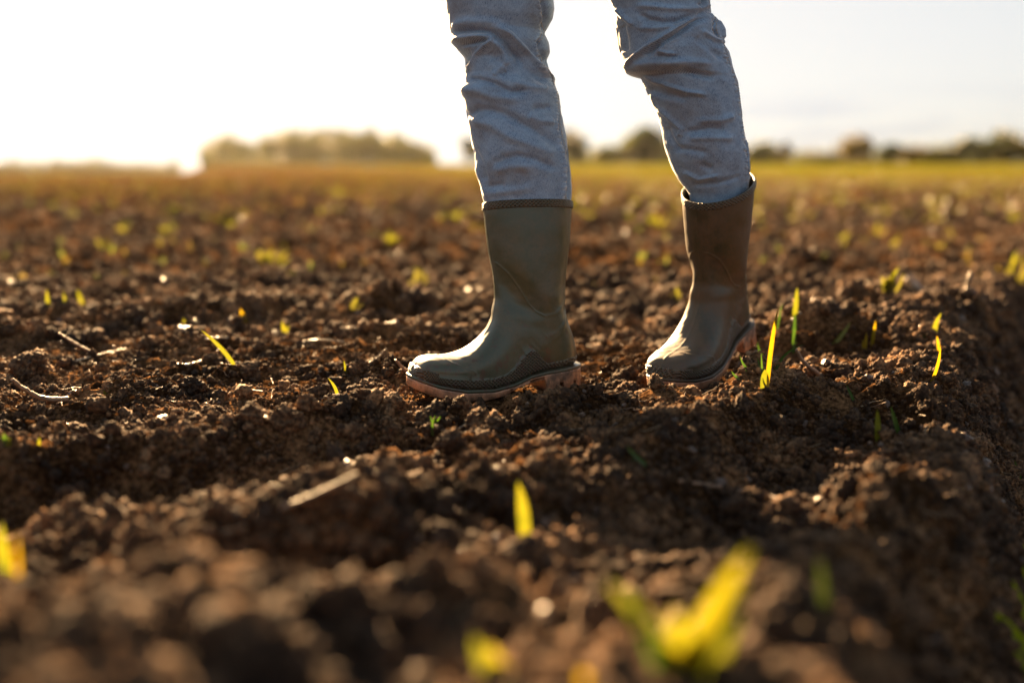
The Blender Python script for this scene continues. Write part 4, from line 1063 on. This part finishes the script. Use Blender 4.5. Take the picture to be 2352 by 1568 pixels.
stick('husk', [(414, 760), (435, 758, 0), (462, 758, 0)], 6.5, M_white, 'bright bleached husk at the tip of the long arching blade', 'husk', group=TG)
stick('straw', [(835, 755), (870, 752), (912, 744)], 4.5, M_white, 'whitish straw with a shiny end beyond the near boot toe', 'straw', group=TG)
stick('straw', [(768, 760), (790, 760), (815, 758)], 4, M_straw, 'short orange straw left of the whitish one with a shiny end', 'straw', group=TG)
stick('twig', [(1885, 868), (1850, 835, 0), (1828, 802, .0)], 4.5, M_twig, 'reddish brown twig leaning beside the farther heel', 'twig', group=TG)
stick('twig', [(2288, 905), (2278, 880, 0), (2265, 850, 0)], 4, M_twig, 'brown stalk stuck in the shaded side of the trench', 'twig', group=TG)
stick('twig', [(945, 868), (928, 848, 0), (908, 825, 0)], 4, M_twig, 'thin brown twig leaning towards the near boot toe', 'twig', group=TG)
stick('straw', [(850, 840), (870, 820, 0), (888, 800, .0)], 3, M_straw, 'thin dull straw standing slanted past the half-sunk clod', 'straw', group=TG)
stick('straw', [(2118, 678), (2100, 655, 0), (2085, 632, 0)], 9, M_white, 'blurred shiny pale stem beside the tall bent seedling', 'straw', group=TG)
stick('straw', [(2218, 685), (2224, 655, 0), (2230, 628, 0)], 6, M_straw, 'blurred upright straw past the shiny pale stem', 'straw', group=TG)
stick('straw', [(1560, 1112), (1700, 1135), (1830, 1160)], 5, M_twig, 'long dull blurred straw lying across the shaded ridge', 'straw', group=TG)
stick('straw', [(1075, 978), (1040, 995), (990, 992)], 2.4, M_straw, 'fine straw in the shadow below the near boot toe', 'straw', group=TG)
stick('straw', [(1290, 996), (1320, 993), (1352, 989)], 2.4, M_straw, 'fine straw in the shadow below the near boot heel', 'straw', group=TG)
stick('straw', [(470, 785), (520, 780), (590, 790)], 3, M_straw, 'matted straw crossing behind the long arching blade', 'straw', group=TG)
stick('straw', [(690, 792), (730, 786), (790, 790)], 3, M_straw, 'thin straw on level soil beyond the jagged lump', 'straw', group=TG)
stick('straw', [(540, 905, ), (570, 903), (605, 905)], 3, M_twig, 'short twig lying before the flat-topped clod', 'straw', group=TG)
husks = [(1325, 692, 10, 'shiny pale pebble beside the calf of the near boot'), (1838, 722, 11, 'brightest glinting husk behind the glowing yellow tip'), (712, 658, 9, 'white round glint in the soft soil beyond the near toe'),
         (1552, 625, 9, 'pale glint against the farther boot shaft'), (1450, 605, 10, 'pair of pinkish glints between the boots'), (1420, 530, 8, 'round pale glint high between the boots'),
         (1328, 540, 9, 'white glint touching the rim end of the near boot'), (1015, 545, 8, 'dim pink glint beside the near boot rim'), (155, 530, 8, 'pinkish glint in the open field near the picture edge'),
         (333, 562, 8, 'greyish glint beyond the narrow tuft'), (300, 570, 6, 'faint glint beside the greyish one'), (2112, 668, 11, 'white pebble at the foot of the shiny pale stem'),
         (2090, 640, 8, 'pink pebble above the white one in the soft soil'), (0, 640, 12, 'peach glint at the picture edge in the soft soil'), (1940, 552, 9, 'pale pebble in front of the upright tuft'),
         (885, 1432, 12, 'round amber glint low in the blurred soil'), (1437, 1200, 9, 'small olive glint below the grey shaded ridge'), (635, 1345, 9, 'small amber glint in the middle of the dark blurred soil'), (1450, 1310, 14, 'amber glint on the leaf of the glowing tuft')]
me_h = clod_mesh('pebble', 77, 3, 0.06, 2); me_h.materials.clear(); me_h.materials.append(M_white)
me_a = me_h.copy(); me_a.materials.clear(); me_a.materials.append(M_amber_glint)
for k, (x, y, w, lab) in enumerate(husks):  # added pebbles that stand in for blurred highlights on the soil
    P = on_ground(x, y); r = w * 0.5 * np.linalg.norm(P - CAM) / FPX * 0.75
    o = bpy.data.objects.new('pebble', me_a if y > 1180 else me_h); link(o); o.location = (P[0], P[1], P[2] + r * 0.8); o.scale = (r, r, r * 0.8); o.rotation_euler = (0, 0, k)
    tag(o, lab, 'pebble', 'pebbles standing in for blurred glints')

# uncountable chopped straw and root bits worked into the soil
st_src = bpy.data.collections.new('straw_shapes')
for k in range(5):
    r = random.Random(70 + k); pts = [Vector((0, 0, 0))]
    for i in range(6): pts.append(pts[-1] + Vector((0.16, r.uniform(-.05, .05) * (1 + k), r.uniform(-.03, .05))))
    v, f = tube(smooth_path([tuple(q) for q in pts], 12), [0.022 * (1.2 - i / 14) for i in range(12)], 6)
    o = mesh_np('straw_shape', v - np.array([0.5, 0, 0]), f, M_straw if k % 2 else M_twig); scene.collection.objects.unlink(o); st_src.objects.link(o)
x, y = rand_points(2600, 0.5, 9.0, (0.25, 0.6)); kp = clear_of_boots(x, y, 0.02); x, y = x[kp], y[kp]; n = len(x); ln = rng.uniform(0.008, 0.034, n) * (1 + 0.12 * y)
rt_ = np.stack([rng.normal(0, .25, n), rng.normal(-.1, .35, n), rng.uniform(0, 6.28, n)], -1)
sl = scatter('straw_litter', np.stack([x, y, ground_z(x, y) + 0.0025], -1), np.stack([ln, ln * .8, ln * .8], -1), rt_, rng.integers(0, 5, n), st_src)
tag(sl, 'fine chopped straw and root bits strewn through the soil', None, None, 'stuff')

# ------------------------------------------------------------------ trees along the horizon
def crown_geo(cx, cy, z0, z1, hw, n, r, size, kind='round'):
    """leaf clumps spread through an uneven crown"""
    pts = []; hh = (z1 - z0) / 2
    lobes = [(0, 0, 0, 1.0)] + [(r.uniform(-.55, .55), r.uniform(-.5, .5), r.uniform(-.5, .55), r.uniform(.35, .6)) for _ in range(7)]
    while len(pts) < n:
        lx, ly, lz, lr = r.choice(lobes); k = lr * (0.75 if lr == 1.0 else 1)
        a, b, c = r.gauss(0, 1), r.gauss(0, 1), r.gauss(0, 1); L = math.sqrt(a * a + b * b + c * c); q = r.random() ** 0.45 * k
        x, y, z = lx + a / L * q, ly + b / L * q, lz + c / L * q
        if kind == 'spire': s_c = max(0.05, (1 - z) * 0.62); x *= s_c; y *= s_c
        pts.append((cx + x * hw, cy + y * hw, z0 + hh + z * hh))
    V = []; F = []
    for i, p in enumerate(pts):
        s = size * r.uniform(.6, 1.4); u = Vector((r.gauss(0, 1), r.gauss(0, 1), r.gauss(0, 1))).normalized(); w = u.orthogonal().normalized() * s; t = u.cross(w)
        p = Vector(p); V += [p - w - t * .6, p + w * .7 - t, p + w + t * .7, p - w * .8 + t]; F.append((4 * i, 4 * i + 1, 4 * i + 2, 4 * i + 3))
    return np.array([tuple(v) for v in V]), np.array(F)
def tree(x, ytop, wpx, D, mat, label, kind='round', group='trees along the horizon', seed=0, ybase=None, n=1400):
    ytop -= 14 if D < 290 else 8; wpx *= 1.28
    r = random.Random(seed + 1); P = at_Y(x, 380, D); zg = float(ground_z(P[0], D)); ztop = at_Y(x, ytop, D)[2]; k = D / FPX
    h = ztop - zg; e = empty('tree', (P[0], D, zg)); hw = wpx * k / 2
    v, f = crown_geo(0, 0, h * (0.03 if kind != 'bush' else -0.05), h, hw, n, r, h * 0.045, kind); mesh_np('crown', v, f, mat, e, False)
    pts = [(0, 0, -0.2), (r.uniform(-.1, .1), 0, h * .3), (r.uniform(-.2, .2), .1, h * .6), (0, 0, h * .85)]
    v, f = tube(pts, [h * .03, h * .022, h * .014, h * .004], 7); VV = [v]; FF = [f]; o_ = len(v)
    for i in range(5):
        z = h * r.uniform(.25, .6); a = r.uniform(0, 6.28); v, f = tube([(0, 0, z), (math.cos(a) * hw * .35, math.sin(a) * hw * .35, z + h * .12), (math.cos(a) * hw * .7, math.sin(a) * hw * .7, z + h * .25)], [h * .01, h * .006, h * .002], 5)
        VV.append(v); FF.append([g + o_ for g in f]); o_ += len(v)
    q4 = np.concatenate([f[0] if isinstance(f, list) else f for f in FF]); q3 = np.concatenate([f[1] for f in FF])
    mesh_np('trunk', np.concatenate(VV), [q4, q3], M_bark, e)
    tag(e, label, 'tree', group); return e
TW, TD, TN = M_crown_warm, M_crown_dark, M_crown
TREES = [
    (1083, 325, 40, 240, TD, 'dark slim tree half hidden by the near leg, beside the gap of bright sky', 'round'),
    (1325, 308, 62, 250, TD, 'dark rounded tree just past the near leg', 'round'), (1375, 345, 60, 250, TN, 'low bush between the near leg and the tallest dark tree', 'bush'), (1410, 350, 50, 255, TN, 'lower of the bushes beside the thin pale tree', 'bush'),
    (1445, 318, 52, 262, TN, 'thin pale see-through tree beside the tallest dark tree', 'round'), (1498, 303, 96, 250, TD, 'tallest dark tree, between the legs, touching the farther leg', 'round'), (1470, 325, 60, 252, TN, 'green tree leaning on the tallest dark tree', 'round'),
    (1545, 320, 60, 256, TD, 'dark tree seen behind the farther leg', 'round'), (1740, 340, 62, 245, TD, 'dark dome-shaped tree just past the rim of the farther boot', 'round'), (1805, 334, 46, 250, TW, 'small spire-shaped yellow tree', 'spire'),
    (1850, 360, 80, 255, TN, 'low hedge-like bush between the spire and the big round tree', 'bush'), (1770, 360, 60, 255, TN, 'low bush between the dome-shaped tree and the spire', 'bush'), (1900, 358, 70, 255, TD, 'dark low bush at the foot of the big round tree', 'bush'),
    (1960, 320, 90, 248, TW, 'big round yellow-green tree standing clear of its neighbours', 'round'), (2030, 342, 64, 250, TD, 'dark green tree next to the big round one', 'round'), (2085, 344, 70, 252, TW, 'orange-tinted tree in the middle of the row', 'round'),
    (2150, 346, 60, 254, TN, 'small green tree past the orange-tinted one', 'round'), (2195, 360, 70, 256, TD, 'dark bush at the foot of the widest tree', 'bush'), (2250, 314, 110, 248, TD, 'widest dark tree near the end of the row', 'round'),
    (2310, 328, 80, 250, TW, 'warm brown-green tree next to the widest tree', 'round'), (2362, 332, 70, 252, TN, 'green tree at the picture edge ending the row', 'round'), (2120, 358, 90, 258, TN, 'low green bush behind the orange-tinted tree', 'bush')]
for k, (x, yt, w, D, m, lab, kd) in enumerate(TREES): tree(x, yt, w, D, m, lab, kd, seed=k * 7)
LT = [(12, 374, 30, 'tiny tree at the very end of the far low tree line'), (45, 384, 34, 'low bush next to the tiny end tree'), (88, 372, 26, 'small dark spire in the far low tree line'), (130, 374, 34, 'first round tree past the small spire'),
      (165, 376, 34, 'second round tree past the small spire'), (205, 372, 36, 'tallest tree of the far low tree line'), (245, 376, 34, 'tree just past the tallest of the low line'), (285, 382, 34, 'shrinking tree towards the gap before the wood'),
      (325, 378, 28, 'last separate tree before the gap of bright sky'), (365, 392, 30, 'lone low bush at the gap of bright sky')]
for k, (x, yt, w, lab) in enumerate(LT): tree(x, yt, w, 300, TN if k % 3 else TD, lab, 'spire' if k in (2, 8) else 'round', 'far low tree line', 500 + k, n=500)
wood = [(468, 334), (480, 322), (500, 314), (530, 300), (552, 322), (580, 328), (620, 308), (660, 296), (700, 296), (760, 292), (800, 297), (850, 299), (900, 306), (945, 322), (985, 336), (1006, 356)]
VV, FF, o_ = [], [], 0; r = random.Random(3)
for k in range(190):
    x = r.uniform(472, 1000); D = r.uniform(235, 285); yt = np.interp(x, [a for a, b in wood], [b for a, b in wood]) + r.uniform(-9, 9)
    P = at_Y(x, 380, D); zg = float(ground_z(P[0], D)); zt = at_Y(x, yt, D)[2]
    v, f = crown_geo(P[0], D, zg - 1.0, zt, r.uniform(1.0, 2.0), 420, r, 0.28, r.choice(('round', 'spire', 'spire')))
    VV.append(v); FF.append(f + o_); o_ += len(v)
wd = mesh_np('distant_wood', np.concatenate(VV), np.concatenate(FF), M_crown, None, False)
tag(wd, 'round-topped dense wood of dark trees on the horizon under the bright sky', None, None, 'stuff')

# hedges that close the gaps between the trees
def hedge(xa, xb, D, hpx, mat, label, seed):
    r = random.Random(seed); VV, FF, o_ = [], [], 0; m = max(3, int((xb - xa) / 16)); P0 = at_Y(xa, 380, D)
    base = np.array([P0[0], D, float(ground_z(P0[0], D))])
    for i in range(m):
        x = xa + (xb - xa) * (i + r.random()) / m; P = at_Y(x, 380, D); zg = float(ground_z(P[0], D)); h = hpx * D / FPX * r.uniform(.6, 1.15)
        v, f = crown_geo(P[0], D + r.uniform(-1, 1), zg - h * 0.8, zg + h, 22 * D / FPX, 420, r, 0.24)
        VV.append(v - base); FF.append(f + o_); o_ += len(v)
    o = mesh_np('hedge', np.concatenate(VV), np.concatenate(FF), mat, None, False); o.location = base; tag(o, label, 'hedge', 'hedges along the horizon')
hedge(1296, 1560, 262, 44, TD, 'dark low hedge along the horizon between the two legs', 1)
hedge(1700, 2000, 263, 40, TW, 'low hedge from the farther boot rim to the big round tree', 2)
hedge(1990, 2420, 264, 50, TN, 'green hedge under the row from the big round tree to the picture edge', 3)
hedge(-60, 400, 300, 32, TD, 'long low hedge of the far tree line, ending at the bright gap', 4)
# ------------------------------------------------------------------ haze
bm = bmesh.new(); bmesh.ops.create_cube(bm, size=1); me = bpy.data.meshes.new('haze'); bm.to_mesh(me); bm.free()
hz = bpy.data.objects.new('haze', me); link(hz); hz.scale = (900, 560, 22); hz.location = (0, 200, 5.5)
hm, n, l, out = new_mat('haze'); pv = n.new('ShaderNodeVolumePrincipled'); pv.inputs['Density'].default_value = 0.00003; pv.inputs['Anisotropy'].default_value = 0.8
pv.inputs['Color'].default_value = (1, 0.95, 0.88, 1); l.new(pv.outputs[0], out.inputs['Volume']); me.materials.append(hm)
tag(hz, 'thin bright haze of low sunlight over the field', None, None, 'stuff')
